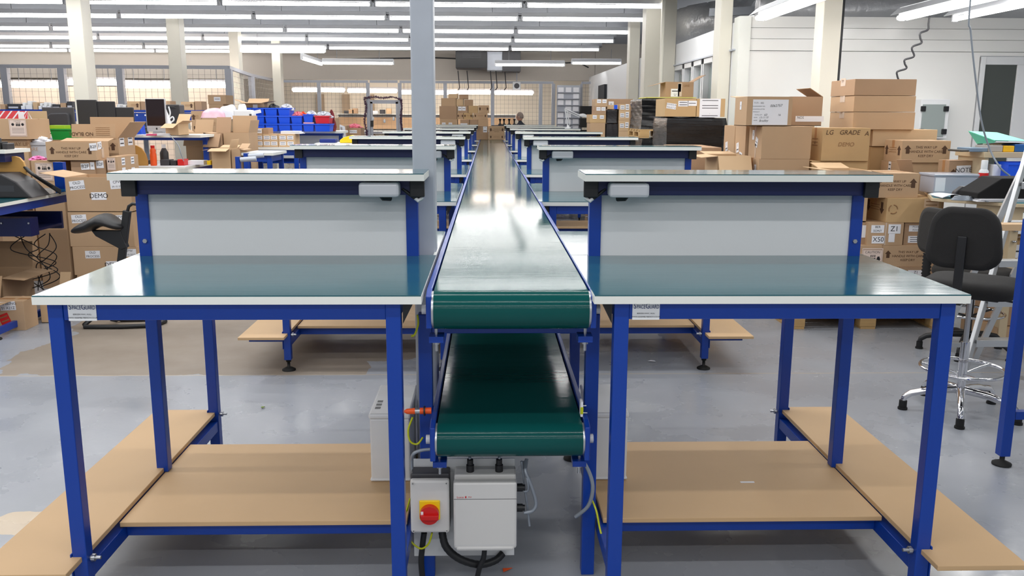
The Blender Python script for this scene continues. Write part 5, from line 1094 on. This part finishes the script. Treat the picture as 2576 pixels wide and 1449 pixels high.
for i, (pl, Y) in enumerate(((612, 8.6), (632, 8.9))):
    c = at(pl, 402 - i * 9, Y); t = thing('pipe_roller', 'grey conveyor roller stub with a blue bracket, %s of two' % ('nearer', 'farther')[i], 'roller', (c.x, Y, 0))
    MB().cyl((-.03, 0, c.z), (.12, .02, c.z + .01), .024, STEEL, 14).build('roller_tube', t); MB().box(-.07, -.031, -.03, .03, 0, c.z + .03, BLUE).build('bracket_post', t)
# ------------------------------------------------------------------ cartons right of the computer bench
G4 = 'cartons between the computer bench and the blue crates'
z1 = at(500, 368, 9.25).z
px('open carton with drooping flaps and two arrows, lower left of the carton heap', 466, 512, 334, 10.62, .35, 0, ref=380, tone=0, op=(150, 30, 60, 95), marks=[('arr', 'f', (.12, .85), .08)], group=G4)
px('large open carton gaping toward the camera in the carton heap', 518, 556, 336, 10.5, .4, 0, ref=380, tone=2, op=(140, 20, None, None), group=G4)
px('tall open carton with a raised flap and label, right end of the carton heap', 562, 626, 334, 10.55, .4, 0, ref=400, tone=0, op=(None, 8, None, 12), marks=[('txt', 'f', .85, .88, .03, 'TOP', FADEDINK)], group=G4)
px('small open carton with spread flaps in front of the carton heap', 532, 578, 374, 9.7, .3, 0, ref=410, tone=1, op=(100, 80, 100, 15), marks=[('arr', 'f', (.15,), .07)], group=G4)
px('small open carton with one wide flap, right of the spread-flap carton', 582, 604, 376, 9.72, .3, 0, ref=410, tone=0, op=(None, 70, None, 100), marks=[('arr', 'f', (.2,), .06)], group=G4)
zz = at(520, 330, 11.4).z
carton('brown carton hidden low behind the gaping carton', at(480, 360, 11.4).x, at(580, 360, 11.4).x - .02, 11.4, 11.74, 0, zz, tone=2, group=G4)
px('carton with two arrows under the pink-printed bag', 508, 556, 297, 11.42, .3, zz, ref=330, tone=0, marks=[('arr', 'f', (.12, .88), .42)], group=G4)
px('narrow carton with an arrow and blue tape left of the two-arrow carton', 483, 506, 313, 11.42, .3, zz, ref=330, tone=0, marks=[('arr', 'f', (.3,), .5), ('tape', 'f', .85, .5, .03, .08)], group=G4)
px('domed carton printed with an arrow, topmost left of the carton heap', 481, 507, 279, 11.44, .3, at(490, 313, 11.42).z, ref=312, tone=0, marks=[('arr', 'f', (.22,), .4)], group=G4)
px('plain low carton right of the two-arrow carton', 557, 580, 300, 11.42, .3, zz, ref=330, tone=3, group=G4)
zp = at(530, 297, 11.4).z
def pillow(name, label, c, a, b, h, m, cat, seed=2):
    o = MB().grid(lambda u, v: (c[0] + a * (2 * u - 1) * (1 - .25 * abs(2 * v - 1) ** 3), c[1] + b * (2 * v - 1), c[2] + h * math.sqrt(max(0, 1 - (2 * u - 1) ** 4)) * math.sqrt(max(0, 1 - (2 * v - 1) ** 2)) * (1 + .15 * math.sin(5 * u + seed) * math.sin(6 * v + seed))), 18, 12, m).build(name); return tag(o, label, cat)
BAGM = mat('pink_printed_bag', (236, 226, 230), .35, var=.4, vscale=9, col2=(220, 130, 165))
pillow('plastic_bag', 'white and pink plastic bag lying on the two-arrow carton', (at(537, 297, 11.5).x, 11.55, zp + .002), .17, .13, .11, BAGM, 'bag')
pillow('plastic_bag', 'grey-white bag slumped behind the pink-printed bag', (at(570, 290, 11.5).x, 11.58, at(575, 300, 11.42).z + .001), .12, .1, .17, mat('white_bag', (220, 222, 230), .4), 'bag', 4)
# blue crates on the white bench
def crate(label, pl, pr_, zb_, h_, Y, m, d=.3, group='stacked blue crates', tilt=0, name='storage_crate'):
    a, b = at(pl + .6, 300, Y).x, at(pr_ - .6, 300, Y).x; t = thing(name, label, 'crate', ((a + b) / 2, Y + d / 2, zb_), 0, group); w_, q = (b - a) / 2, d / 2; bw, bq = w_ - .012, q - .02; k = .004
    mb = MB(); lo = [(-bw, -bq, 0), (bw, -bq, 0), (bw, bq, 0), (-bw, bq, 0)]; hi = [(-w_, -q, h_), (w_, -q, h_), (w_, q, h_), (-w_, q, h_)]
    li = [(-bw + k, -bq + k, k), (bw - k, -bq + k, k), (bw - k, bq - k, k), (-bw + k, bq - k, k)]; hn = [(-w_ + k, -q + k, h_), (w_ - k, -q + k, h_), (w_ - k, q - k, h_), (-w_ + k, q - k, h_)]
    mb.add(lo + hi + li + hn, [(3, 2, 1, 0)] + [(i, (i + 1) % 4, 4 + (i + 1) % 4, 4 + i) for i in range(4)] + [(4 + i, 4 + (i + 1) % 4, 12 + (i + 1) % 4, 12 + i) for i in range(4)] + [(12 + i, 12 + (i + 1) % 4, 8 + (i + 1) % 4, 8 + i) for i in range(4)] + [(8, 9, 10, 11)], m)
    mb.build('crate_body', t, recalc=False)
    e = .006; MB().box(-w_ - e, w_ + e, -q - e, -q, h_ - .014, h_, m).box(-w_ - e, w_ + e, q, q + e, h_ - .014, h_, m).box(-w_ - e, -w_, -q, q, h_ - .014, h_, m).box(w_, w_ + e, -q, q, h_ - .014, h_, m).build('crate_rim', t)
    return t
Yc = 11.68; zs = 1.466; hh = .1
cols = ((605, 634), (635, 665), (666, 698), (699, 730), (731, 760), (761, 789), (790, 830))
lv = ('bottom', 'middle', 'top')
for ci, (pl, pr_) in enumerate(cols):
    for r_ in range(3 if ci < 4 else 2 if ci == 4 else 1):
        crate('bright blue plastic crate, %s of column %s from the left in the crate stack' % (lv[r_], ORD[ci]), pl, pr_, zs + r_ * (hh + .001), hh, Yc, LBLUE)
crate('bright blue crate sitting crooked next to the red crate', 762, 788, zs + hh + .018, .105, Yc, LBLUE)
crate('red plastic crate on top at the right end of the blue crates', 791, 829, zs + hh + .004, .1, Yc, CRED, group=None)
tag(MB().box(at(762, 300, Yc).x, at(788, 300, Yc).x, Yc + .02, Yc + .28, zs + hh + .001, zs + hh + .0175, mat('pink_slip', (232, 170, 178), .6)).build('paper_stack'), 'pink papers sticking out between two blue crates', 'papers')
lbx = at(648, 281, Yc - .02); tag(flat(facing('f', lbx.x, Yc - .022, lbx.z) @ Matrix.Rotation(R(12), 4, 'Z'), .045, .022, PAPER, 'paper_note', None), 'white paper note stuck on a blue crate', 'note')
for i, (p, q, nm, mm, s_) in enumerate(((682, 270, 'dark gear heaped in the third blue crate column', DGREY, .08), (716, 270, 'white and dark gear heaped in the fourth blue crate column', GREYBOX, .08), (744, 290, 'pink and dark packets in the fifth blue crate column', mat('pink_pack', (214, 110, 120), .5), .07), (756, 284, 'orange packet poking out of the fifth blue crate column', ORANGE, .05), (779, 282, 'grey gadgets heaped in the crooked blue crate', GREYBOX, .07), (810, 284, 'grey cables heaped in the red crate', STEEL, .1))):
    zt = {0: zs + 3 * hh, 1: zs + 3 * hh, 2: zs + 2 * hh, 3: zs + 2 * hh, 4: zs + 2 * hh + .015, 5: zs + 2 * hh + .004}[i]
    crumple('crate_contents', nm, (at(p, q, Yc).x, Yc + .12 + .05 * (i == 3), zt - .03), s_, .07, .075, mm, 'contents', 20 + i)
crumple('soft_toy', 'small dark red furry toy beside the red crate', (at(832, 285, 12.0).x, 12.05, zs), .05, .05, .24, mat('dark_red_fur', (128, 50, 56), .9), 'toy', 31)
# white handled appliance on its pale blue trolley
zt = 1.286
t = thing('plastic_appliance', 'white plastic appliance with a handle left of the blue crates', 'appliance', (at(611, 290, 11.2).x, 11.25, 0)); w_ = .11; zb_ = at(611, 300, 11.2).z
MB().prism([(-w_, zb_), (w_ * 1.1, zb_), (w_ * 1.25, zb_ + .05), (w_ * 1.0, zb_ + .115), (-w_, zb_ + .115)], -.08, .08, WHITEP, axis='y').build('appliance_body', t, bev=.015)
MB().box(w_ * .8, w_ * 1.05, -.082, -.0805, zb_ + .03, zb_ + .065, DGREY).build('handle_slot', t)
for x in (-w_, w_ - .02): MB().box(x, x + .02, -.07, .07, zt, zb_ - .0005, mat('pale_blue_plastic', (120, 180, 226), .4)).build('trolley_post', t)
pillow('white_helmet', 'round white object on top of the white appliance', (at(607, 275, 11.2).x, 11.25, zb_ + .116), .05, .05, .07, WHITEP, 'object', 7)
# cartons with rows of labels on the white-topped bench
zt = 1.2855
for i, (pl, pr_) in enumerate(((630, 660), (661, 699), (700, 741))):
    mk = [('lab', 'f', u, v, .075, .045, ['-', '-']) for u in (.27, .74) for v in (.28, .72)]
    px('pale carton with four white labels on the white-topped bench, %s of three' % ('leftmost', 'middle one', 'rightmost')[i], pl, pr_, 337, 11.05, .3, zt, ref=366, tone=1, marks=mk, group='labelled cartons on the white-topped bench', tape='')
zq = at(640, 337, 11.05).z
px('pale carton with two labels on top of the left labelled carton', 628, 660, 323, 11.08, .25, zq, ref=337, tone=1, marks=[('lab', 'f', .3, .5, .06, .05, ['-']), ('lab', 'f', .72, .5, .075, .05, ['-'])])
px('plain grey-brown carton end on top of the labelled cartons', 661, 675, 322, 11.08, .25, zq, ref=337, tone=2, tape='')
for i in range(3): tag(MB().box(at(706, 330, 11.1).x, at(758 - 4 * i, 330, 11.1).x, 11.1, 11.32, zq + .002 + i * .012, zq + .012 + i * .012, PAPER).build('paper_stack'), 'white paper bundle on the labelled cartons, %s of three' % ('lowest', 'middle', 'topmost')[i], 'papers', 'paper bundles')
# green crate with lime folder
zg = at(150, 352, 9.5).z
carton('brown carton under the green crate at left', at(122, 400, 9.5).x, at(175, 400, 9.5).x, 9.48, 9.85, 1.137, zg, tone=2, group=G3)
t = crate('green plastic crate behind the this way up carton at left', 122, 184, zg, at(150, 324, 9.5).z - zg, 9.5, CGREEN, .3, None)
zt_ = at(150, 324, 9.5).z
tag(MB().box(at(125, 322, 9.6).x, at(162, 322, 9.6).x, 9.6, 9.75, zt_ - .03, zt_ + .035, mat('lime_card', (160, 196, 40), .5)).build('folder', bev=.003), 'lime green folder standing in the green crate', 'folder')
px('blue plastic tray peeping out behind the big open carton', 331, 354, 316, 10.0, .2, ZT, ref=340, tone=0) if False else tag(MB().prism([(at(330, 335, 9.95).x, ZT), (at(356, 335, 9.95).x, ZT), (at(352, 313, 9.95).x, at(352, 313, 9.95).z), (at(338, 312, 9.95).x, at(338, 312, 9.95).z)], 9.95, 10.08, LBLUE, axis='y').build('plastic_tray', bev=.004), 'bright blue tilted tray left of the silver computer', 'tray')
# ------------------------------------------------------------------ blue rack along the left with gear on top
YR_ = 13.3; xa, xb = at(-60, 280, YR_).x, at(520, 280, YR_).x; zt = at(200, 276, YR_).z
t = thing('storage_rack', 'long blue storage rack with punched beams along the left', 'rack', ((xa + xb) / 2, YR_ + .3, 0)); w_ = (xb - xa) / 2; BR = mat('rack_blue', (20, 60, 150), .45)
MB().box(-w_, w_, -.3, -.25, zt - .17, zt - .04, BR).build('front_beam', t); MB().box(-w_, w_, -.31, -.24, zt - .035, zt - .012, BR).build('front_lip', t); MB().box(-w_, w_, -.3, .3, zt - .012, zt, BR).build('top_shelf', t)
q = MB()
for k in range(int(2 * w_ / .12)):
    x = -w_ + .06 + k * .12; q.lathe([(.001, 0), (.012, .0005)], PAPER, (0, 0, 0), 3) if False else q.add([(x + .013 * math.cos(a * 1.047), -.3012, zt - .075 + .013 * math.sin(a * 1.047)) for a in range(6)], [tuple(range(6))], PAPER)
o = q.build('punched_hole', t, recalc=False); o['kind'] = 'stuff'
for k in range(4):
    x = -w_ + .05 + k * (2 * w_ - .1) / 3
    for y in (-.29, .25): MB().box(x - .03, x + .03, y, y + .04, 0, zt - .171, CAGE).build('upright', t)
MB().box(-w_, w_, -.28, .28, .9, .93, STEEL).build('lower_shelf', t); MB().box(-w_, w_, -.3, .3, 1.3, 1.33, STEEL).build('middle_shelf', t)
items = ((0, 12, 262, 'c', 'small carton with a white sheet at the left end of the rack top'), (18, 48, 261, 'g', 'grey equipment case on the rack top'), (52, 62, 258, 'w', 'white machine head left of the tall white machine on the rack top'), (64, 80, 254, 'w', 'tall white machine on the rack top'), (83, 94, 257, 'c', 'small carton beside the tall white machine on the rack top'), (96, 104, 259, 'w', 'white block on the rack top beside a small carton'), (106, 116, 257, 'w', 'tall white box in the middle of the rack top'), (118, 127, 260, 'w', 'low white box in the middle of the rack top'), (131, 150, 262, 'g', 'grey printer on the rack top'), (152, 166, 259, 'c', 'brown carton near the dark monitor on the rack top'), (168, 182, 255, 'g', 'grey case near the dark panels on the rack top'), (290, 300, 262, 'w', 'white packet on the rack top right of the dark panels'), (305, 316, 263, 'w', 'white bundle on the rack top right of the dark panels'), (320, 352, 255, 'c', 'carton with an arrow on the rack top left of the silver computer'), (354, 369, 256, 'c', 'second carton on the rack top touching the silver computer'), (418, 428, 254, 'c', 'pale carton on the rack top behind the black tower'), (455, 488, 256, 'c', 'carton with arrows on the rack top right of the black tower'), (490, 507, 255, 'c', 'carton with bracket print at the right end of the rack top'))
for i, (pl, pr_, pt, kd, lb) in enumerate(items):
    Y = YR_ + .08
    a, b = at(pl, 265, Y).x, at(pr_, 265, Y).x; z1 = at((pl + pr_) / 2, pt, Y).z
    if kd == 'c': carton(lb, a, b, Y, Y + .25, zt, z1, tone=i % 3, marks=[('arr', 'f', (.8,), .5)] if b - a > .12 else [], group='gear on the rack top')
    elif kd == 'w':
        t = thing('white_machine', lb, 'machine', ((a + b) / 2, Y + .1, zt), 0, 'gear on the rack top'); w_ = (b - a) / 2; h_ = z1 - zt
        MB().box(-w_, w_, -.1, .1, 0, h_ * .55, WHITEP).build('machine_base', t, bev=.006); MB().box(-w_ * .7, w_ * .8, -.07, .08, h_ * .55, h_, WHITEP).build('machine_head', t, bev=.01)
    else:
        t = thing('equipment_case', lb, 'equipment', ((a + b) / 2, Y + .12, zt), 0, 'gear on the rack top'); w_ = (b - a) / 2; h_ = z1 - zt
        MB().box(-w_, w_, -.12, .12, 0, h_, DGREY).build('case_body', t, bev=.008); MB().box(-w_ * .8, w_ * .8, -.1215, -.1203, h_ * .2, h_ * .5, GREYBOX).build('case_panel', t)
for i, (pl, pr_, mm, lb) in enumerate(((76, 92, WHITEP, 'white bundle'), (96, 108, CARD[2], 'brown packet'), (345, 360, DGREY, 'dark case'))):
    tag(MB().box(at(pl, 320, 13.2).x, at(pr_, 320, 13.2).x, 13.2, 13.4, 1.331, 1.331 + .16, mm).build('packet', bev=.01), lb + ' on the middle shelf of the blue rack', 'packet')
# stacks beyond the rack
Y = 15.2
z1 = px('brown carton with a label, lower of two right of the blue rack', 526, 562, 262, Y, .4, 0, ref=300, tone=0, marks=[('lab', 'f', .65, .93, .1, .06, ['-'])])
px('brown carton with a white label, upper of two right of the blue rack', 523, 568, 239, Y, .45, z1, ref=262, tone=0, marks=[('lab', 'f', .52, .55, .11, .07, ['-'])])
za = zs + 3 * hh + .006
carton('open carton with spread flaps on top of the left blue crates', at(612, 260, 11.75).x, at(664, 260, 11.75).x, 11.72, 11.95, za, at(640, 258, 11.7).z, tone=0, op=(95, 60, 70, 80), marks=[('lab', 'f', .6, .3, .06, .04, [''])])
# behind the second left bench, right of the crates
zt = at(836, 350, 13.2).z
px('tall narrow carton printed with arrows right of the blue crates', 829, 844, 297, 13.2, .35, 0, ref=350, tone=0, marks=[('arr', 'f', (.25,), .06), ('arr', 'f', (.25,), .03)])
px('wide brown carton with pink film and a white label beyond the yellow bin', 873, 908, 322, 14.6, .4, 0, ref=350, tone=2, marks=[('lab', 'f', .45, .96, .12, .05, ['FRAGILE'])])
c = at(890, 322, 14.7); crumple('pink_film', 'pink film on the wide brown carton beyond the yellow bin', (c.x, 14.8, c.z), .1, .1, .06, mat('pink_film2', (236, 130, 150), .4), 'packing', 41)
px('brown carton standing left of the pink-filmed carton', 860, 872, 316, 14.4, .4, 0, ref=350, tone=2)
for i, p in enumerate((847, 857)):
    c = at(p, 317, 13.9); t = MB().tube([(c.x - .02, 13.9, 0), (c.x - .02, 13.9, c.z - .05), (c.x, 13.9, c.z), (c.x + .04, 13.9, c.z - .02), (c.x + .05, 13.9, c.z - .1), (c.x + .05, 13.9, .02)], .028, GREYBOX, 10).build('grey_pipe'); tag(t, 'bent pale grey pipe standing by the tall narrow carton, %s' % ('left one', 'right one')[i], 'pipe')
c = at(876, 357, 9.9)
t = thing('yellow_bin', 'yellow plastic bin lying on its side behind the second left bench', 'bin', (c.x, 9.95, 1.4822)); 
o = None
desk('side_table', 'narrow white-topped table holding the yellow bin behind the second left bench', c.x - .35, c.x + .12, 9.75, 10.3, c.z - .012, top=PANEL, cat='table')
t.location.z = c.z - .011
MB().prism([(-.09, 0), (.055, .002), (.08, .02), (.075, .06), (.04, .085), (-.05, .06), (-.09, .03)], -.08, .08, YEL, axis='y').build('bin_shell', t, bev=.006); MB().prism([(.06, .03), (.081, .03), (.077, .05), (.058, .05)], -.05, .05, ORANGE, axis='y').build('bin_lip', t)
tag(MB().box(c.x - .32, c.x - .14, 9.9, 10.05, c.z - .011, c.z + .03, mat('deep_blue_cloth', (24, 44, 120), .8)).build('blue_cloth', bev=.01), 'folded dark blue cloth left of the yellow bin', 'cloth')
# ------------------------------------------------------------------ inside the cage: long benches, person, paper rack
desk('long_bench', 'long bench with a raised shelf along the rear cage wall', -5.3, 1.0, 30.4, 31.4, 1.15, top=PANEL, leg=CAGE, shelf=(1.72, .1, .6), board=True)
tag(MB().box(-5.2, .9, 30.9, 30.94, 1.2, 1.6, mat('brown_board', (176, 146, 114), .8)).build('rear_board'), 'long brown board under the shelf of the rear cage bench', 'board')
for i, p in enumerate((806, 870, 932, 1075)):
    c = at(p, 250, 32.1); tag(MB().box(c.x - .12, c.x + .12, 32.0, 32.2, 0, 2.4, mat('brown_post', (176, 156, 132), .7)).build('wall_post'), 'brown post on the rear wall of the cage room, %s from the left' % ORD[i], 'post', 'rear wall posts')
for i, (p, mm) in enumerate(((872, DGREY), (884, CARD[0]), (893, CARD[2]), (945, WHITEP), (962, DGREY), (978, CARD[1]))):
    c = at(p, 284, 30.7); tag(MB().box(c.x - .09, c.x + .09, 30.65, 30.85, 1.7205, 1.7205 + .1 + .04 * (i % 3), mm).build('shelf_item', bev=.01), 'small item on the rear cage shelf, %s from the left' % ORD[i], 'item', 'items on the rear cage shelf')
for i, p in enumerate((938, 967, 990)):
    c = at(p, 298 + 6 * (i == 1), 25.5); t = tag(MB().lathe([(.001, -.06), (.03, -.05), (.035, 0), (.02, .03), (.014, .05)], WHITEP, (c.x, 25.52, c.z), 10).build('hanging_ornament'), 'small white ornament hanging in the tinselled doorway, %s from the left' % ORD[i], 'ornament', 'doorway ornaments')
t = thing('extractor_fan', 'white square fan with a dark round grille high in the cage', 'fan', (at(1300, 216, 25.3).x, 25.3, at(1300, 216, 25.3).z))
MB().box(-.11, .11, 0, .1, -.11, .11, WHITEP).build('fan_housing', t, bev=.01); MB().cyl((0, -.012, 0), (0, -.001, 0), .075, DGREY, 20).build('fan_grille', t); MB().cyl((0, .05, .11), (0, .05, 1.33), .015, CAGE, 8).build('hanger', t)
# dark gear on the bench beside the person
desk('long_bench', 'dark bench with small instruments in front of the person', at(1236, 300, 23.9).x, at(1330, 300, 23.9).x, 23.85, 24.4, 1.42, top=DGREY, edge=DGREY, leg=CAGE)
for i, p in enumerate((1258, 1268, 1281, 1294)):
    c = at(p, 310, 24.0); tag(MB().lathe([(.05, 0), (.05, .03), (.02, .05), (.02, .13), (.035, .14), (.035, .17)], BLACK, (c.x, 24.05, 1.421), 10).build('instrument'), 'small black instrument on the dark bench, %s from the left' % ORD[i], 'instrument', 'instruments on the dark bench')
# person standing behind the benches, dark jacket, facing left
pc = at(1309, 300, 23.0); hx = pc.x
def skin(name, verts, edges, radii, m, parent, sub=2):
    me = bpy.data.meshes.new(name); me.from_pydata(verts, edges, []); me.materials.append(m); o = bpy.data.objects.new(name, me); COL.objects.link(o); o.parent = parent
    md = o.modifiers.new('k', 'SKIN'); md.use_smooth_shade = True
    for v, r_ in zip(me.skin_vertices[0].data, radii): v.radius = (r_, r_ * .8) if isinstance(r_, float) else r_
    me.skin_vertices[0].data[0].use_root = True
    s_ = o.modifiers.new('s', 'SUBSURF'); s_.levels = s_.render_levels = sub
    return o
SKIN = mat('skin', (206, 156, 132), .55); HAIR = mat('short_grey_brown_hair', (126, 112, 104), .8); JACK = mat('dark_jacket', (40, 44, 54), .85); TROU = mat('dark_trousers', (30, 32, 40), .9)
t = thing('person', 'person in a dark jacket with short hair standing at the far end facing left', 'person', (hx, 23.0, 0), R(62))
ht = at(1309, 283, 23.0).z; k_ = ht / 1.75
Pz = lambda *a: [(x * k_, y * k_, z * k_) for x, y, z in a]
body = skin('body', Pz((0, 0, .98), (0, 0, 1.12), (0, -.01, 1.30), (0, -.005, 1.42), (0, .0, 1.50), (0, .02, 1.56), (.17, -.01, 1.41), (.24, .03, 1.18), (.2, .22, 1.05), (-.17, -.01, 1.41), (-.24, .03, 1.18), (-.2, .22, 1.05), (.09, 0, .9), (.1, .02, .5), (.1, -.02, .08), (-.09, 0, .9), (-.1, .02, .5), (-.1, -.02, .08), (.1, .12, .04), (-.1, .12, .04)),
    [(0, 1), (1, 2), (2, 3), (3, 4), (4, 5), (3, 6), (6, 7), (7, 8), (3, 9), (9, 10), (10, 11), (0, 12), (12, 13), (13, 14), (0, 15), (15, 16), (16, 17), (14, 18), (17, 19)],
    [.15, .15, .17, .14, .06, .055, .075, .055, .04, .075, .055, .04, .09, .065, .05, .09, .065, .05, .04, .04], JACK, t)
head = MB().grid(lambda u, v: (k_ * .075 * math.sin(u * 6.283) * math.sin(v * math.pi), k_ * (.02 + .095 * math.cos(u * 6.283) * math.sin(v * math.pi) * (1 - .12 * v)), k_ * (1.64 - .115 * math.cos(v * math.pi) * -1)), 20, 14, SKIN).build('head', t)
face = MB()
face.prism([(.10, 1.655), (.135, 1.615), (.105, 1.605)], -.014, .014, SKIN, axis='x', M=Matrix.Scale(k_, 4))
for sx in (-1, 1): face.lathe([(.001, -.03), (.012, -.025), (.014, 0), (.012, .025), (.001, .03)], SKIN, (sx * .078 * k_, .005, 1.63 * k_), 8)
face.build('face_features', head)
for sx in (-1, 1): MB().box(sx * .03 - .012, sx * .03 + .012, .108 * k_, .116 * k_, 1.652 * k_, 1.662 * k_, INK).build('eye', head)
MB().box(-.022, .022, .100 * k_, .106 * k_, 1.575 * k_, 1.582 * k_, RED).build('mouth', head)
MB().grid(lambda u, v: (k_ * .08 * math.sin(u * 6.283) * math.sin(v * math.pi * .62), k_ * (.012 + .1 * math.cos(u * 6.283) * math.sin(v * math.pi * .62) * (1 - .25 * max(0, math.cos(u * 6.283)) * v)), k_ * (1.645 + .118 * math.cos(v * math.pi * .62))), 20, 8, HAIR).build('hair', t)
for sx in (-1, 1):
    h_ = MB(); 
    h_.lathe([(.02, 0), (.035, .03), (.03, .07)], SKIN, (0, 0, 0), 8)
    for f_ in range(4): h_.tube([(-.022 + .015 * f_, 0, .0), (-.024 + .016 * f_, .012, -.035), (-.022 + .015 * f_, .03, -.055 - .006 * (f_ in (1, 2)))], .008, SKIN, 6)
    h_.tube([(.03, .0, .04), (.045, .02, .015), (.04, .035, -.005)], .009, SKIN, 6)
    o = h_.build('hand', t, loc=(sx * .2 * k_, .26 * k_, 1.03 * k_)); o.rotation_euler.x = R(60)
# grey paper rack with pockets, dark racking behind
c0 = at(1402, 214, 25.0); c1 = at(1458, 330, 25.0)
t = thing('paper_rack', 'tall grey pigeonhole rack with sheets in its pockets at the far right', 'rack', ((c0.x + c1.x) / 2, 25.1, 0)); w_ = (c1.x - c0.x) / 2
MB().box(-w_, w_, 0, .05, 0, c0.z, CAGE).build('rack_back', t)
for r_ in range(8):
    zz = c0.z - .12 - r_ * .175
    MB().box(-w_, w_, -.07, -.001, zz - .09, zz - .075, CAGE).build('rack_ledge', t)
    for c_ in range(3):
        if (r_ * 3 + c_) % 5 != 4: MB().box(-w_ + .03 + c_ * w_ * .66, -w_ + .19 + c_ * w_ * .66, -.02, -.008, zz - .07, zz + .06, PAPER).build('paper_sheet', t)
a = at(1462, 258, 24.6); b = at(1492, 330, 24.6)
t = thing('dark_rack', 'dark shelving with black trays at the far right end', 'rack', ((a.x + b.x) / 2, 24.9, 0)); w_ = (b.x - a.x) / 2
MB().box(-w_, w_, -.2, .2, 0, .03, BLACK).build('rack_base', t)
for k in range(6): MB().box(-w_ + .01, w_ - .01, -.2, .2, .04 + k * .33, .3 + k * .33, RUBBER).build('black_tray', t, bev=.01)
# anglepoise lamp on the seventh right bench
q0 = at(1429, 322, 14.65); zb_ = 1.4736
t = thing('desk_lamp', 'white jointed desk lamp standing on the raised shelf of the fifth right bench', 'lamp', (q0.x, 14.65, zb_)); q1 = at(1421, 273, 14.65); q2 = at(1458, 290, 14.65); q3 = at(1484, 293, 14.65)
o_ = Vector((q0.x, 14.65, zb_)); p1, p2, p3 = q1 - o_, q2 - o_, q3 - o_
MB().lathe([(.05, 0), (.05, .02), (.02, .03), (.02, .06)], WHITEP, (0, 0, 0), 12).build('lamp_base', t)
MB().tube([(-.01, 0, .06), tuple(p1)], .01, WHITEP, 6).tube([(.03, 0, .06), (p1.x + .03, 0, p1.z - .02)], .008, WHITEP, 6).build('lower_arm', t); MB().tube([tuple(p1), tuple(p2)], .01, WHITEP, 6).tube([(p1.x + .02, 0, p1.z - .04), (p2.x, 0, p2.z - .03)], .008, WHITEP, 6).build('upper_arm', t)
MB().prism([(p2.x, p2.z - .02), (p3.x, p3.z - .03), (p3.x, p3.z), (p2.x + .06, p2.z + .03), (p2.x, p2.z + .02)], -.06, .06, WHITEP, axis='y').build('lamp_shade', t, bev=.01)
# dark slab standing in for the dark doorway at the end of the right wall
a = at(1556, 200, 25.9); tag(MB().box(2.86, 2.925, 22.0, 23.2, 0, 2.45, mat('dark_slab', (44, 46, 52), .8)).build('dark_panel'), 'tall dark slab standing in for a doorway at the far end of the right wall', 'screen')
# small litter on the floor and lower shelf
for i, (p, q, cc) in enumerate(((658, 1027, mat('leaf_green', (110, 130, 60), .8)), (1640, 910, PAPER), (1268, 1438, ORANGE))):
    c = at(p, q, Z=0.0); r = random.Random(i); tag(MB().add([(c.x + r.uniform(-.02, .02) + dx, c.y + dy, .004 + .006 * r.random()) for dx, dy in ((-.015, -.01), (.015, -.012), (.018, .01), (-.012, .012))], [(0, 1, 2, 3)], cc).build('litter_scrap', thick=.002), ('small green scrap on the floor under the left bench', 'small white scrap on the floor beyond the right bench', 'small orange scrap on the floor by the control panel')[i], 'litter')
c = at(1880, 1213, Z=.2415); tag(MB().box(c.x - .028, c.x + .028, c.y - .006, c.y + .006, .2412, .2425, PAPER).build('paper_strip'), 'thin white strip lying on the right lower shelf', 'litter')
